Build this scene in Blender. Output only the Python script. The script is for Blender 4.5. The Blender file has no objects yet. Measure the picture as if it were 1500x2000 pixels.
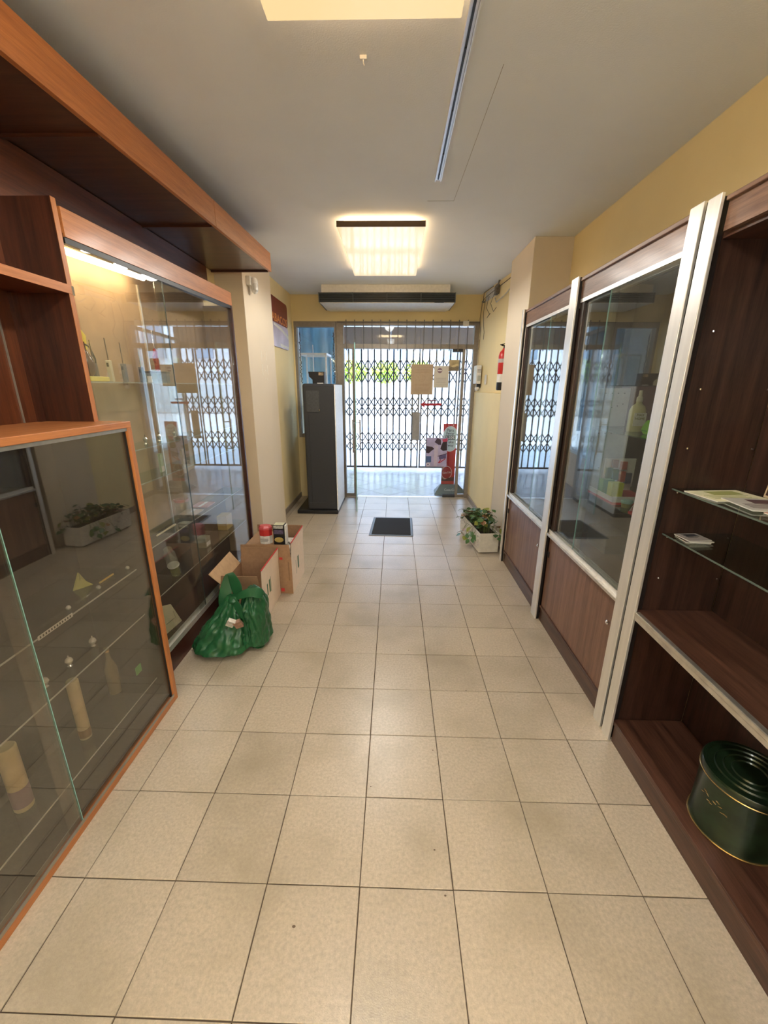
import bpy, math, random
from mathutils import Vector, Matrix
random.seed(7)
sc = bpy.context.scene
COL = sc.collection
PI = math.pi

# ------------------------------------------------------------------ camera
cam_d = bpy.data.cameras.new('camera')
cam = bpy.data.objects.new('camera', cam_d); COL.objects.link(cam)
cam_d.sensor_fit = 'VERTICAL'; cam_d.sensor_height = 24.0; cam_d.lens = 24.0 * 797.04 / 2000.0
cam_d.clip_start = 0.05; cam_d.clip_end = 300
pitch, yaw, roll = 0.2980, 0.0235, 0.0059
cp, sp, cy_, sy_ = math.cos(pitch), math.sin(pitch), math.cos(yaw), math.sin(yaw)
fw = Vector((-sy_ * cp, cy_ * cp, -sp)); rt = Vector((cy_, sy_, 0)); up = rt.cross(fw)
rt, up = math.cos(roll) * rt + math.sin(roll) * up, -math.sin(roll) * rt + math.cos(roll) * up
M = Matrix((rt, up, -fw)).transposed().to_4x4(); M.translation = (0, 0, 1.621)
cam.matrix_world = M
sc.camera = cam

# ------------------------------------------------------------------ sky, sun, exposure
w = bpy.data.worlds.new('sky'); sc.world = w; w.use_nodes = True
nt = w.node_tree; bg = nt.nodes['Background']
bg.inputs['Color'].default_value = (0.44, 0.64, 1.0, 1); bg.inputs['Strength'].default_value = 1.6
sun_d = bpy.data.lights.new('sun', 'SUN'); sun_d.energy = 1.5; sun_d.angle = 0.01; sun_d.color = (1, .96, .88)
sun = bpy.data.objects.new('sun', sun_d); COL.objects.link(sun)
sun.rotation_euler = (math.radians(30), 0, math.radians(-20)); sun.location = (0, 4, 12)
sc.view_settings.view_transform = 'Standard'; sc.view_settings.look = 'None'
sc.view_settings.gamma = 1.0; sc.view_settings.use_curve_mapping = False
sc.view_settings.exposure = 2.80
LAMP = (0.150, 0.105, 0.052)       # what the ceiling diffusers give off
LAMP_W = 6.0
REAR = ((1.0, .99, .96), 19.5)   # added unseen tubes behind the viewer, for foreground and ceiling light
sc.cycles.transparent_max_bounces = 24
sc.cycles.max_bounces = 10
sc.cycles.use_denoising = True
sc.cycles.sample_clamp_indirect = 8.0

# ------------------------------------------------------------------ materials
MATS = {}
def new_mat(name):
    m = bpy.data.materials.new(name); m.use_nodes = True
    return m, m.node_tree.nodes, m.node_tree.links, m.node_tree.nodes['Principled BSDF']
def mat(name, col, rough=0.5, metal=0.0, var=0.08, scale=30.0, bump=0.0, coat=0.0, emit=None, es=0.0, trans=0.0, spec=None, stretch=(1, 1, 1)):
    if name in MATS: return MATS[name]
    m, N, L, b = new_mat(name)
    tc = N.new('ShaderNodeTexCoord'); mp = N.new('ShaderNodeMapping'); mp.inputs['Scale'].default_value = stretch
    no = N.new('ShaderNodeTexNoise'); no.inputs['Scale'].default_value = scale; no.inputs['Detail'].default_value = 4
    L.new(tc.outputs['Object'], mp.inputs[0]); L.new(mp.outputs[0], no.inputs['Vector'])
    cr = N.new('ShaderNodeValToRGB')
    cr.color_ramp.elements[0].position = .3; cr.color_ramp.elements[1].position = .7
    cr.color_ramp.elements[0].color = tuple(c * (1 - var) for c in col) + (1,)
    cr.color_ramp.elements[1].color = tuple(min(1, c * (1 + var)) for c in col) + (1,)
    L.new(no.outputs['Fac'], cr.inputs[0]); L.new(cr.outputs[0], b.inputs['Base Color'])
    b.inputs['Roughness'].default_value = rough; b.inputs['Metallic'].default_value = metal
    b.inputs['Coat Weight'].default_value = coat; b.inputs['Coat Roughness'].default_value = .08
    if trans: b.inputs['Transmission Weight'].default_value = trans
    if spec is not None: b.inputs['Specular IOR Level'].default_value = spec
    if emit: b.inputs['Emission Color'].default_value = tuple(emit) + (1,); b.inputs['Emission Strength'].default_value = es
    if bump:
        bn = N.new('ShaderNodeBump'); bn.inputs['Strength'].default_value = bump; bn.inputs['Distance'].default_value = .002
        L.new(no.outputs['Fac'], bn.inputs['Height']); L.new(bn.outputs[0], b.inputs['Normal'])
    MATS[name] = m
    return m
def wood(name, dark, light, axis='z', rough=.35, scale=26, coat=.15):
    m, N, L, b = new_mat(name)
    tc = N.new('ShaderNodeTexCoord'); mp = N.new('ShaderNodeMapping')
    s = {'x': (.05, 1, 1), 'y': (1, .05, 1), 'z': (1, 1, .05)}[axis]
    mp.inputs['Scale'].default_value = s
    L.new(tc.outputs['Object'], mp.inputs[0])
    n1 = N.new('ShaderNodeTexNoise'); n1.inputs['Scale'].default_value = scale; n1.inputs['Detail'].default_value = 8; n1.inputs['Roughness'].default_value = .7
    n2 = N.new('ShaderNodeTexNoise'); n2.inputs['Scale'].default_value = scale * 9; n2.inputs['Detail'].default_value = 3
    L.new(mp.outputs[0], n1.inputs['Vector']); L.new(mp.outputs[0], n2.inputs['Vector'])
    mx = N.new('ShaderNodeMath'); mx.operation = 'MULTIPLY_ADD'; mx.inputs[1].default_value = .35
    L.new(n2.outputs['Fac'], mx.inputs[0]); L.new(n1.outputs['Fac'], mx.inputs[2])
    cr = N.new('ShaderNodeValToRGB'); cr.color_ramp.elements[0].position = .48; cr.color_ramp.elements[1].position = .85
    cr.color_ramp.elements[0].color = tuple(dark) + (1,); cr.color_ramp.elements[1].color = tuple(light) + (1,)
    L.new(mx.outputs[0], cr.inputs[0]); L.new(cr.outputs[0], b.inputs['Base Color'])
    bn = N.new('ShaderNodeBump'); bn.inputs['Strength'].default_value = .12; bn.inputs['Distance'].default_value = .001
    L.new(n2.outputs['Fac'], bn.inputs['Height']); L.new(bn.outputs[0], b.inputs['Normal'])
    b.inputs['Roughness'].default_value = rough; b.inputs['Coat Weight'].default_value = coat; b.inputs['Coat Roughness'].default_value = .15
    MATS[name] = m
    return m
def glass(name, tint=(.95, .97, .96), f0=.06, mult=1.0, dust=0.0):
    """clear pane: light passes straight through, mirror share after Schlick"""
    m, N, L, b = new_mat(name); out = N['Material Output']; N.remove(b)
    tr = N.new('ShaderNodeBsdfTransparent'); tr.inputs[0].default_value = tuple(tint) + (1,)
    gl = N.new('ShaderNodeBsdfGlossy'); gl.inputs['Roughness'].default_value = 0.0; gl.inputs[0].default_value = (.93, .97, .96, 1)
    ge = N.new('ShaderNodeNewGeometry'); dt = N.new('ShaderNodeVectorMath'); dt.operation = 'DOT_PRODUCT'
    L.new(ge.outputs['Incoming'], dt.inputs[0]); L.new(ge.outputs['Normal'], dt.inputs[1])
    ab = N.new('ShaderNodeMath'); ab.operation = 'ABSOLUTE'; L.new(dt.outputs['Value'], ab.inputs[0])
    om = N.new('ShaderNodeMath'); om.operation = 'SUBTRACT'; om.inputs[0].default_value = 1; L.new(ab.outputs[0], om.inputs[1])
    pw = N.new('ShaderNodeMath'); pw.operation = 'POWER'; pw.inputs[1].default_value = 5; L.new(om.outputs[0], pw.inputs[0])
    ma = N.new('ShaderNodeMath'); ma.operation = 'MULTIPLY_ADD'; ma.inputs[1].default_value = (1 - f0) * mult; ma.inputs[2].default_value = f0; ma.use_clamp = True
    L.new(pw.outputs[0], ma.inputs[0])
    mx = N.new('ShaderNodeMixShader'); L.new(ma.outputs[0], mx.inputs[0]); L.new(tr.outputs[0], mx.inputs[1]); L.new(gl.outputs[0], mx.inputs[2])
    last = mx
    if dust:
        df = N.new('ShaderNodeBsdfDiffuse'); df.inputs[0].default_value = (.6, .58, .52, 1)
        tc = N.new('ShaderNodeTexCoord'); no = N.new('ShaderNodeTexNoise'); no.inputs['Scale'].default_value = 5; no.inputs['Detail'].default_value = 6
        L.new(tc.outputs['Object'], no.inputs['Vector'])
        mm = N.new('ShaderNodeMath'); mm.operation = 'MULTIPLY'; mm.inputs[1].default_value = dust * 2; L.new(no.outputs['Fac'], mm.inputs[0])
        m2 = N.new('ShaderNodeMixShader'); L.new(mm.outputs[0], m2.inputs[0]); L.new(mx.outputs[0], m2.inputs[1]); L.new(df.outputs[0], m2.inputs[2]); last = m2
    L.new(last.outputs[0], out.inputs[0])
    MATS[name] = m
    return m

def plaster(name, col, rough=.8, stain=.06, bump=.25, dirt=None):
    m, N, L, b = new_mat(name)
    ge = N.new('ShaderNodeNewGeometry')
    n1 = N.new('ShaderNodeTexNoise'); n1.inputs['Scale'].default_value = 1.3; n1.inputs['Detail'].default_value = 5
    n2 = N.new('ShaderNodeTexNoise'); n2.inputs['Scale'].default_value = 160; n2.inputs['Detail'].default_value = 3
    L.new(ge.outputs['Position'], n1.inputs['Vector']); L.new(ge.outputs['Position'], n2.inputs['Vector'])
    cr = N.new('ShaderNodeValToRGB'); cr.color_ramp.elements[0].position = .35; cr.color_ramp.elements[1].position = .65
    d = dirt or tuple(c * (1 - stain * 2) for c in col)
    cr.color_ramp.elements[0].color = tuple(d) + (1,); cr.color_ramp.elements[1].color = tuple(col) + (1,)
    L.new(n1.outputs['Fac'], cr.inputs[0]); L.new(cr.outputs[0], b.inputs['Base Color'])
    bn = N.new('ShaderNodeBump'); bn.inputs['Strength'].default_value = bump; bn.inputs['Distance'].default_value = .002
    L.new(n2.outputs['Fac'], bn.inputs['Height']); L.new(bn.outputs[0], b.inputs['Normal'])
    b.inputs['Roughness'].default_value = rough
    MATS[name] = m
    return m
def tile_mat(name, col, rough=.28, spread=.05, dirt=(.33, .27, .185)):
    m, N, L, b = new_mat(name)
    ge = N.new('ShaderNodeNewGeometry'); oi = N.new('ShaderNodeObjectInfo')
    n1 = N.new('ShaderNodeTexNoise'); n1.inputs['Scale'].default_value = 85; n1.inputs['Detail'].default_value = 6; n1.inputs['Roughness'].default_value = .7
    n2 = N.new('ShaderNodeTexNoise'); n2.inputs['Scale'].default_value = 2.6; n2.inputs['Detail'].default_value = 4
    n3 = N.new('ShaderNodeTexNoise'); n3.inputs['Scale'].default_value = 300; n3.inputs['Detail'].default_value = 2
    for n in (n1, n2, n3): L.new(ge.outputs['Position'], n.inputs['Vector'])
    cr = N.new('ShaderNodeValToRGB'); cr.color_ramp.elements[0].position = .3; cr.color_ramp.elements[1].position = .68
    cr.color_ramp.elements[0].color = tuple(c * .74 for c in col) + (1,); cr.color_ramp.elements[1].color = tuple(c * 1.10 for c in col) + (1,)
    L.new(n1.outputs['Fac'], cr.inputs[0])
    r2 = N.new('ShaderNodeValToRGB'); r2.color_ramp.elements[0].position = .47; r2.color_ramp.elements[1].position = .72
    r2.color_ramp.elements[0].color = (0, 0, 0, 1); r2.color_ramp.elements[1].color = (.75, .75, .75, 1)
    L.new(n2.outputs['Fac'], r2.inputs[0])
    mx = N.new('ShaderNodeMix'); mx.data_type = 'RGBA'; mx.inputs[7].default_value = tuple(dirt) + (1,)
    L.new(r2.outputs[0], mx.inputs[0]); L.new(cr.outputs[0], mx.inputs[6])
    hs = N.new('ShaderNodeHueSaturation'); L.new(mx.outputs[2], hs.inputs['Color'])
    mr = N.new('ShaderNodeMapRange'); mr.inputs[3].default_value = 1 - spread; mr.inputs[4].default_value = 1 + spread
    L.new(oi.outputs['Random'], mr.inputs[0]); L.new(mr.outputs[0], hs.inputs['Value'])
    L.new(hs.outputs[0], b.inputs['Base Color'])
    bn = N.new('ShaderNodeBump'); bn.inputs['Strength'].default_value = .3; bn.inputs['Distance'].default_value = .001
    L.new(n3.outputs['Fac'], bn.inputs['Height']); L.new(bn.outputs[0], b.inputs['Normal'])
    b.inputs['Roughness'].default_value = rough; b.inputs['Specular IOR Level'].default_value = .6
    MATS[name] = m
    return m

m_ceil = plaster('ceiling_paint', (.87, .91, .96), stain=.03, bump=.35)
m_yel = plaster('yellow_paint', (.88, .72, .39), stain=.05)
m_cream = plaster('cream_paint', (.70, .60, .46), stain=.03)
m_peach = plaster('peach_paint', (.75, .52, .34), stain=.03)
m_white = plaster('white_paint', (.75, .75, .72), stain=.03)
m_tile = tile_mat('beige_floor_tile', (.51, .425, .32))
m_vtile = tile_mat('pale_porch_tile', (.27, .26, .26), rough=.22, dirt=(.19, .17, .18))
m_grout = mat('grout', (.10, .07, .045), .9)
m_skirt = mat('skirting_tile', (.30, .24, .18), .5)
WD, WL = (.026, .010, .006), (.120, .052, .032)
m_walz = wood('walnut_vertical', (.013, .006, .004), (.062, .028, .019), 'z'); m_waly = wood('walnut_lengthwise', WD, WL, 'y')
m_walf = wood('walnut_panel', (.10, .045, .028), (.25, .13, .085), 'z', rough=.4)
m_walfy = wood('walnut_fascia', (.11, .055, .035), (.27, .15, .095), 'y', rough=.4)
m_mahz = wood('mahogany_vertical', (.026, .007, .003), (.085, .023, .010), 'z'); m_mahy = wood('mahogany_lengthwise', (.055, .014, .006), (.16, .045, .018), 'y')
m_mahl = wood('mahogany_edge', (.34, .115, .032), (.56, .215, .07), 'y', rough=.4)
m_mahlz = wood('mahogany_edge_upright', (.34, .115, .032), (.56, .215, .07), 'z', rough=.4)
m_darkred = wood('dark_red_plinth', (.035, .008, .006), (.07, .018, .012), 'y')
m_tan = mat('tan_back_board', (.42, .29, .18), .6, var=.12, scale=9, bump=.1)
m_alu = mat('aluminium', (.86, .84, .80), .36, metal=.75, var=.05, scale=40, stretch=(1, 1, .05))
m_aluk = mat('worn_aluminium_edge', (.70, .66, .60), .35, metal=.9, var=.15, scale=25)
m_frame = mat('bronze_frame', (.27, .235, .195), .45, metal=.35, var=.1)
m_gate = mat('gate_steel', (.09, .09, .10), .5, metal=.5, var=.1)
m_bar = mat('security_bar_paint', (.17, .15, .13), .5, metal=.3)
m_gl = glass('door_glass', (.97, .98, .98), .05)
m_glc = glass('cabinet_glass', (.80, .82, .80), .09, 1.0, dust=.035)
m_gls = glass('left_cabinet_glass', (.94, .94, .92), .08, 1.0, dust=.018)
m_glk = glass('case_glass', (.88, .84, .79), .12, 1.0, dust=.014)
m_shelf = glass('shelf_glass', (.85, .93, .90), .07)
m_edge = mat('glass_edge', (.25, .50, .45), .15, var=.1)
m_black = mat('black_plastic', (.012, .012, .013), .4)
m_dgrey = mat('dark_grey_metal', (.035, .037, .040), .45, var=.1, scale=60)
m_chrome = mat('chrome', (.8, .8, .8), .12, metal=1)
m_lamp = mat('lamp_diffuser', (.10, .08, .05), .3, emit=LAMP, es=1.0, coat=.4, var=.02)
m_wplas = mat('white_plastic', (.72, .70, .65), .4)
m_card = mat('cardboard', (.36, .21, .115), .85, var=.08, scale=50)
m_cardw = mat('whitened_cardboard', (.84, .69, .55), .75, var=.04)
m_red = mat('red_print', (.55, .03, .03), .45)
m_ink = mat('dark_ink', (.03, .03, .035), .6)
m_paper = mat('white_paper', (.75, .73, .68), .7)

# ------------------------------------------------------------------ mesh builder
ORG = {}
class MB:
    def __init__(s): s.v = []; s.f = []
    def add(s, vs, fs):
        n = len(s.v); s.v += [tuple(p) for p in vs]; s.f += [tuple(i + n for i in f) for f in fs]; return s
    def hexa(s, p):   # 8 points: 4 bottom ccw then 4 top
        return s.add(p, [(3, 2, 1, 0), (4, 5, 6, 7), (0, 1, 5, 4), (1, 2, 6, 5), (2, 3, 7, 6), (3, 0, 4, 7)])
    def box(s, x0, x1, y0, y1, z0, z1):
        x0, x1 = sorted((x0, x1)); y0, y1 = sorted((y0, y1)); z0, z1 = sorted((z0, z1))
        return s.hexa([(x0, y0, z0), (x1, y0, z0), (x1, y1, z0), (x0, y1, z0), (x0, y0, z1), (x1, y0, z1), (x1, y1, z1), (x0, y1, z1)])
    def bar(s, a, b, w, d=None, upv=(0, 0, 1)):   # box from a to b, width w, depth d
        a, b = Vector(a), Vector(b); t = (b - a).normalized(); d = d or w
        u = t.cross(Vector(upv))
        if u.length < 1e-4: u = t.cross(Vector((0, 1, 0)))
        u.normalize(); v = u.cross(t).normalized()
        P = []
        for c in (a, b):
            for i, j in ((-1, -1), (1, -1), (1, 1), (-1, 1)): P.append(c + u * w / 2 * i + v * d / 2 * j)
        return s.hexa(P)
    def lathe(s, c, prof, n=24, a=1.0, b=1.0):
        c = Vector(c); vs = []; fs = []
        for r, z in prof:
            for k in range(n):
                t = 2 * PI * k / n; vs.append(c + Vector((r * a * math.cos(t), r * b * math.sin(t), z)))
        for i in range(len(prof) - 1):
            for k in range(n):
                k2 = (k + 1) % n; fs.append((i * n + k, i * n + k2, (i + 1) * n + k2, (i + 1) * n + k))
        fs.append(tuple(range(n))[::-1]); fs.append(tuple((len(prof) - 1) * n + k for k in range(n)))
        return s.add(vs, fs)
    def tube(s, pts, r, n=8):
        pts = [Vector(p) for p in pts]; vs = []; fs = []; u = None
        for i, p in enumerate(pts):
            t = (pts[min(i + 1, len(pts) - 1)] - pts[max(i - 1, 0)]).normalized()
            if u is None:
                u = t.cross(Vector((0, 0, 1)))
                if u.length < .05: u = t.cross(Vector((0, 1, 0)))
            u = (u - t * u.dot(t)).normalized(); v = t.cross(u)
            rr = r[i] if isinstance(r, (list, tuple)) else r
            for k in range(n):
                a = 2 * PI * k / n; vs.append(p + (u * math.cos(a) + v * math.sin(a)) * rr)
        for i in range(len(pts) - 1):
            for k in range(n):
                k2 = (k + 1) % n; fs.append((i * n + k, i * n + k2, (i + 1) * n + k2, (i + 1) * n + k))
        fs.append(tuple(range(n))[::-1]); fs.append(tuple((len(pts) - 1) * n + k for k in range(n)))
        return s.add(vs, fs)
    def prism(s, pts, d):   # polygon pts (3d), extruded by vector d
        d = Vector(d); n = len(pts); P = [Vector(p) for p in pts]
        vs = P + [p + d for p in P]
        return s.add(vs, [tuple(range(n))[::-1], tuple(range(n, 2 * n))] + [(i, (i + 1) % n, n + (i + 1) % n, n + i) for i in range(n)])
def root_org(o):
    return ORG.get(o.name, Vector((0, 0, 0))) if o else Vector((0, 0, 0))
def obj(name, mb, m, parent=None, label=None, smooth=False, bevel=0.0, loc=None):
    """mb in world coordinates; parent's origin is subtracted"""
    me = bpy.data.meshes.new(name)
    org = root_org(parent) if parent else Vector(loc or (0, 0, 0))
    me.from_pydata([Vector(v) - org for v in mb.v], [], mb.f)
    import bmesh
    bm = bmesh.new(); bm.from_mesh(me); bmesh.ops.recalc_face_normals(bm, faces=bm.faces); bm.to_mesh(me); bm.free()
    me.materials.append(m)
    if smooth:
        for p in me.polygons: p.use_smooth = True
        me.set_sharp_from_angle(angle=math.radians(40))
    o = bpy.data.objects.new(name, me); COL.objects.link(o)
    if parent: o.parent = parent; ORG[o.name] = org
    else: o.location = org; ORG[o.name] = org
    if bevel:
        b = o.modifiers.new('bevel', 'BEVEL'); b.width = bevel; b.segments = 2; b.limit_method = 'ANGLE'
    if label: o['label'] = label
    return o
def thing(name, label, cat, loc=(0, 0, 0), group=None):
    o = bpy.data.objects.new(name, None); COL.objects.link(o); o.location = loc; o.empty_display_size = .05
    ORG[o.name] = Vector(loc); o['label'] = label; o['category'] = cat
    if group: o['group'] = group
    return o
def tag(o, label, cat, group=None):
    o['label'] = label; o['category'] = cat
    if group: o['group'] = group
    return o
def struct(name, mb=None, m=None, bevel=0.0):
    if mb is None:
        o = bpy.data.objects.new(name, None); COL.objects.link(o); ORG[o.name] = Vector((0, 0, 0))
    else: o = obj(name, mb, m, bevel=bevel)
    o['kind'] = 'structure'
    return o
def B(*a): return MB().box(*a)
def text(string, size, loc, xdir, ydir, m, parent, name='lettering', ext=.0006, bold=0.0, width=None):
    cu = bpy.data.curves.new('txt', 'FONT'); cu.body = string; cu.size = size; cu.align_x = 'CENTER'; cu.align_y = 'CENTER'
    cu.extrude = ext; cu.offset = bold; cu.resolution_u = 2
    t = bpy.data.objects.new('txt', cu); COL.objects.link(t)
    dg = bpy.context.evaluated_depsgraph_get(); dg.update()
    me = bpy.data.meshes.new_from_object(t.evaluated_get(dg)); bpy.data.objects.remove(t)
    X, Y = Vector(xdir).normalized(), Vector(ydir).normalized(); Z = X.cross(Y)
    sx = 1.0
    if width:
        xs = [v.co.x for v in me.vertices]; sx = width / max(1e-6, max(xs) - min(xs))
    org = root_org(parent)
    for v in me.vertices:
        c = v.co.copy(); v.co = Vector(loc) + X * c.x * sx + Y * c.y + Z * c.z - org
    me.materials.clear(); me.materials.append(m)
    o = bpy.data.objects.new(name, me); COL.objects.link(o); o.parent = parent; ORG[o.name] = org
    return o
def copy_tree(o, parent=None):
    c = o.copy(); COL.objects.link(c); c.parent = parent
    for ch in list(o.children): copy_tree(ch, c)
    return c

# ------------------------------------------------------------------ room shell
CZ, YB = 2.80, 6.10          # ceiling height, shopfront plane
struct('ceiling', B(-1.9, 2.0, -7.2, 6.3, CZ, CZ + .1), m_ceil)
floor = struct('floor', B(-1.9, 2.0, -7.2, 6.12, -.10, -.004), m_grout)
T = .316; GX, GY = -.0968, .6315 - .316
def tile_mesh(w, d, h=.012, c=.0012):
    b = MB(); x, y = w / 2, d / 2
    b.add([(-x, -y, -h), (x, -y, -h), (x, y, -h), (-x, y, -h), (-x, -y, -c), (x, -y, -c), (x, y, -c), (-x, y, -c),
           (-x + c, -y + c, 0), (x - c, -y + c, 0), (x - c, y - c, 0), (-x + c, y - c, 0)],
          [(0, 1, 5, 4), (1, 2, 6, 5), (2, 3, 7, 6), (3, 0, 4, 7), (4, 5, 9, 8), (5, 6, 10, 9), (6, 7, 11, 10), (7, 4, 8, 11), (8, 9, 10, 11)])
    me = bpy.data.meshes.new('tile'); me.from_pydata(b.v, [], b.f); me.materials.append(m_tile); return me
TM = {}
for i in range(-5, 5):
    for j in range(-4, 19):
        x0, x1 = GX + i * T, GX + (i + 1) * T; y0, y1 = GY + j * T, min(GY + (j + 1) * T, 6.07)
        x0, x1 = max(x0, -1.525), min(x1, 1.45)
        if x1 - x0 < .03 or y1 - y0 < .03: continue
        key = (round(x1 - x0, 3), round(y1 - y0, 3))
        if key not in TM: TM[key] = tile_mesh(key[0] - .0034, key[1] - .0034)
        o = bpy.data.objects.new('tile', TM[key]); COL.objects.link(o); o.parent = floor
        o.location = ((x0 + x1) / 2 + random.uniform(-.0006, .0006), (y0 + y1) / 2 + random.uniform(-.0006, .0006), random.uniform(-.0008, .0004))
        o.rotation_euler.z = random.uniform(-.0022, .0022)
sp = MB()
for (x, y, q) in ((-.295, .835, .006), (.199, 1.50, .004), (.167, 1.07, .004), (.19, .93, .004), (-.08, 1.31, .003), (.42, 1.9, .004), (.11, 2.25, .004), (-.2, 3.3, .004)):
    sp.lathe((x, y, .0003), [(q, 0), (q * .6, .0006)], 7, 1, .7)
o = obj('speck', sp, mat('dirt_speck', (.13, .09, .06), .9), floor); o['kind'] = 'stuff'
struct('wall_left', B(-1.9, -1.53, -7.2, 4.2, 0, CZ), m_yel)
struct('wall_left_entrance', B(-1.9, -1.42, 4.2, 6.12, 0, CZ), m_yel)
struct('wall_right', B(1.45, 2.0, -7.2, 4.5, 0, CZ), m_yel)
def xw(y): return 1.14 + (6.1 - y) * .085     # the entrance wall runs slightly askew
struct('wall_right_entrance', MB().hexa([(xw(4.5), 4.5, 0), (2.0, 4.5, 0), (2.0, 6.12, 0), (xw(6.12), 6.12, 0), (xw(4.5), 4.5, CZ), (2.0, 4.5, CZ), (2.0, 6.12, CZ), (xw(6.12), 6.12, CZ)]), m_yel)
struct('wall_back', B(-1.9, 2.0, -7.3, -7.2, 0, CZ), m_yel)
struct('trim_wainscot_right', B(1.13, 1.29, 4.55, 6.07, 0, 1.555), m_yel)
pl = struct('pillar_left', B(-1.60, -1.292, 3.82, 4.66, 0, CZ), m_cream, bevel=.004)
struct('pillar_right', B(1.130, 1.60, 3.87, 4.56, 0, CZ), m_cream, bevel=.004)
struct('baseboard_left', B(-1.42, -1.408, 4.66, 6.05, 0, .07), m_skirt)
struct('baseboard_right', B(1.118, 1.13, 4.56, 6.05, 0, .075), m_skirt)
struct('wall_lintel', B(-1.9, 2.0, YB - .03, YB + .14, 2.47, CZ), m_yel)
struct('wall_jamb_right', B(1.15, 2.0, YB - .03, YB + .06, 0, 2.47), m_yel)
struct('wall_jamb_left', B(-1.9, -1.40, YB - .03, YB + .14, 0, 2.47), m_yel)
struct('wall_window_sill', B(-1.40, -.82, YB - .03, YB + .14, 0, .9), m_yel)
# scuff marks left by removed tape on the two pillars
sc_m = mat('pale_scuff', (.80, .74, .62), .7)
s = MB()
for (y, z, dz) in ((4.17, 1.90, .10), (4.33, 1.905, .09), (4.18, 1.775, .10), (4.34, 1.775, .09), (4.25, 1.90, .02), (4.27, 1.765, .018), (4.235, 1.69, .012), (4.31, 1.685, .014)):
    s.box(-1.2925, -1.2905, y, y + .012, z - dz / 2, z + dz / 2)
o = obj('tape_scuff', s, sc_m, pl); o['kind'] = 'stuff'
# hairline seams and a blanking plate on the ceiling
s = MB().bar((.40, 2.0, CZ - .0006), (.375, 3.2, CZ - .0006), .002, .001).bar((.20, 3.2, CZ - .0006), (.375, 3.2, CZ - .0006), .002, .001)
struct('trim_ceiling_seam', s, mat('seam_grey', (.40, .38, .36), .9))  # grey hairlines drawn along the seams
t = thing('ceiling_hook', 'small white ceiling bracket between the two lamps', 'bracket', (-.133, 1.95, CZ))
obj('plate', B(-.146, -.120, 1.945, 1.955, CZ - .012, CZ - .0005), m_wplas, t)
obj('hook', MB().tube([(-.133, 1.95, CZ - .012), (-.133, 1.95, CZ - .022), (-.130, 1.955, CZ - .026)], .002), m_wplas, t)

# ------------------------------------------------------------------ ceiling lamps
def lamp(y0, y1, x0, x1, label, k=1.0):
    t = thing('ceiling_lamp', label, 'lamp', ((x0 + x1) / 2, (y0 + y1) / 2, CZ), 'square ceiling lamps' if False else None)
    obj('housing', B(x0 + .05, x1 - .05, y0 + .05, y1 - .05, CZ - .05, CZ - .0005), mat('lit_housing', (.9, .8, .6), .5, emit=(1, .70, .40), es=1.5), t)
    m = m_lamp
    obj('diffuser', B(x0, x1, y0 + .006, y1, CZ - .064, CZ - .050), m, t, bevel=.004)
    for k in range(3):   # the tubes' own light, thrown down through the diffuser
        ld_ = bpy.data.lights.new('lamp_light', 'SPOT'); ld_.energy = LAMP_W; ld_.color = (1, .97, .91); ld_.spot_size = math.radians(172); ld_.spot_blend = .35; ld_.shadow_soft_size = .09
        lo = bpy.data.objects.new('lamp_light', ld_); COL.objects.link(lo); lo.parent = t; lo.location = (0, (k - 1) * .45, -.075)
    obj('end_strip', B(x0, x1, y0, y0 + .006, CZ - .068, CZ - .03), mat('brown_strip', (.10, .06, .03), .5), t)
    return t
lamp(3.44, 4.84, -.44, .209, 'lit square ceiling lamp near the entrance with brown front strip')
lamp(.30, 1.70, -.423, .196, 'lit ceiling lamp cut off by the top of the photo')
for k, (x, y, lb) in enumerate(((-.75, -1.6, 'left, nearer'), (.75, -1.6, 'right, nearer'), (-.75, -4.2, 'left, farther'), (.75, -4.2, 'right, farther'))):  # added lamps out of view, hung low to brighten floor and ceiling
    t = thing('added_tube_lamp', 'added unseen hanging tube lamp behind the viewer, %s of four' % lb, 'lamp', (x, y, CZ))
    obj('tube', MB().tube([(x, y - .6, 2.05), (x, y + .6, 2.05)], .019, 12), mat('added_tube_glow', (1, 1, 1), .5, emit=REAR[0], es=REAR[1]), t, smooth=True)
    obj('batten', B(x - .03, x + .03, y - .62, y + .62, 2.105, 2.135), m_wplas, t, bevel=.003)
    for dy in (-.5, .5): obj('rod', MB().tube([(x, y + dy, 2.135), (x, y + dy, CZ - .0005)], .004, 6), m_wplas, t)
    for dy in (-.61, .61): obj('socket', B(x - .018, x + .018, y + dy - .01, y + dy + .01, 2.03, 2.105), m_wplas, t)

# aluminium track
t = thing('ceiling_track', 'thin aluminium lighting track screwed to the ceiling', 'track', (.24, 2.0, CZ))
obj('rail', MB().box(.222, .226, .2, 2.90, CZ - .018, CZ - .0005).box(.254, .258, .2, 2.90, CZ - .018, CZ - .0005).box(.226, .254, .2, 2.90, CZ - .006, CZ - .0005), m_alu, t)
obj('conductor_groove', B(.236, .244, .2, 2.88, CZ - .012, CZ - .006), mat('groove_dark', (.02, .02, .02), .5), t)
for y in (1.9, 2.25, 2.6, 2.82): obj('screw', MB().lathe((.24, y, CZ - .016), [(.0035, 0), (.0035, .004)], 8), m_black, t)

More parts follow.
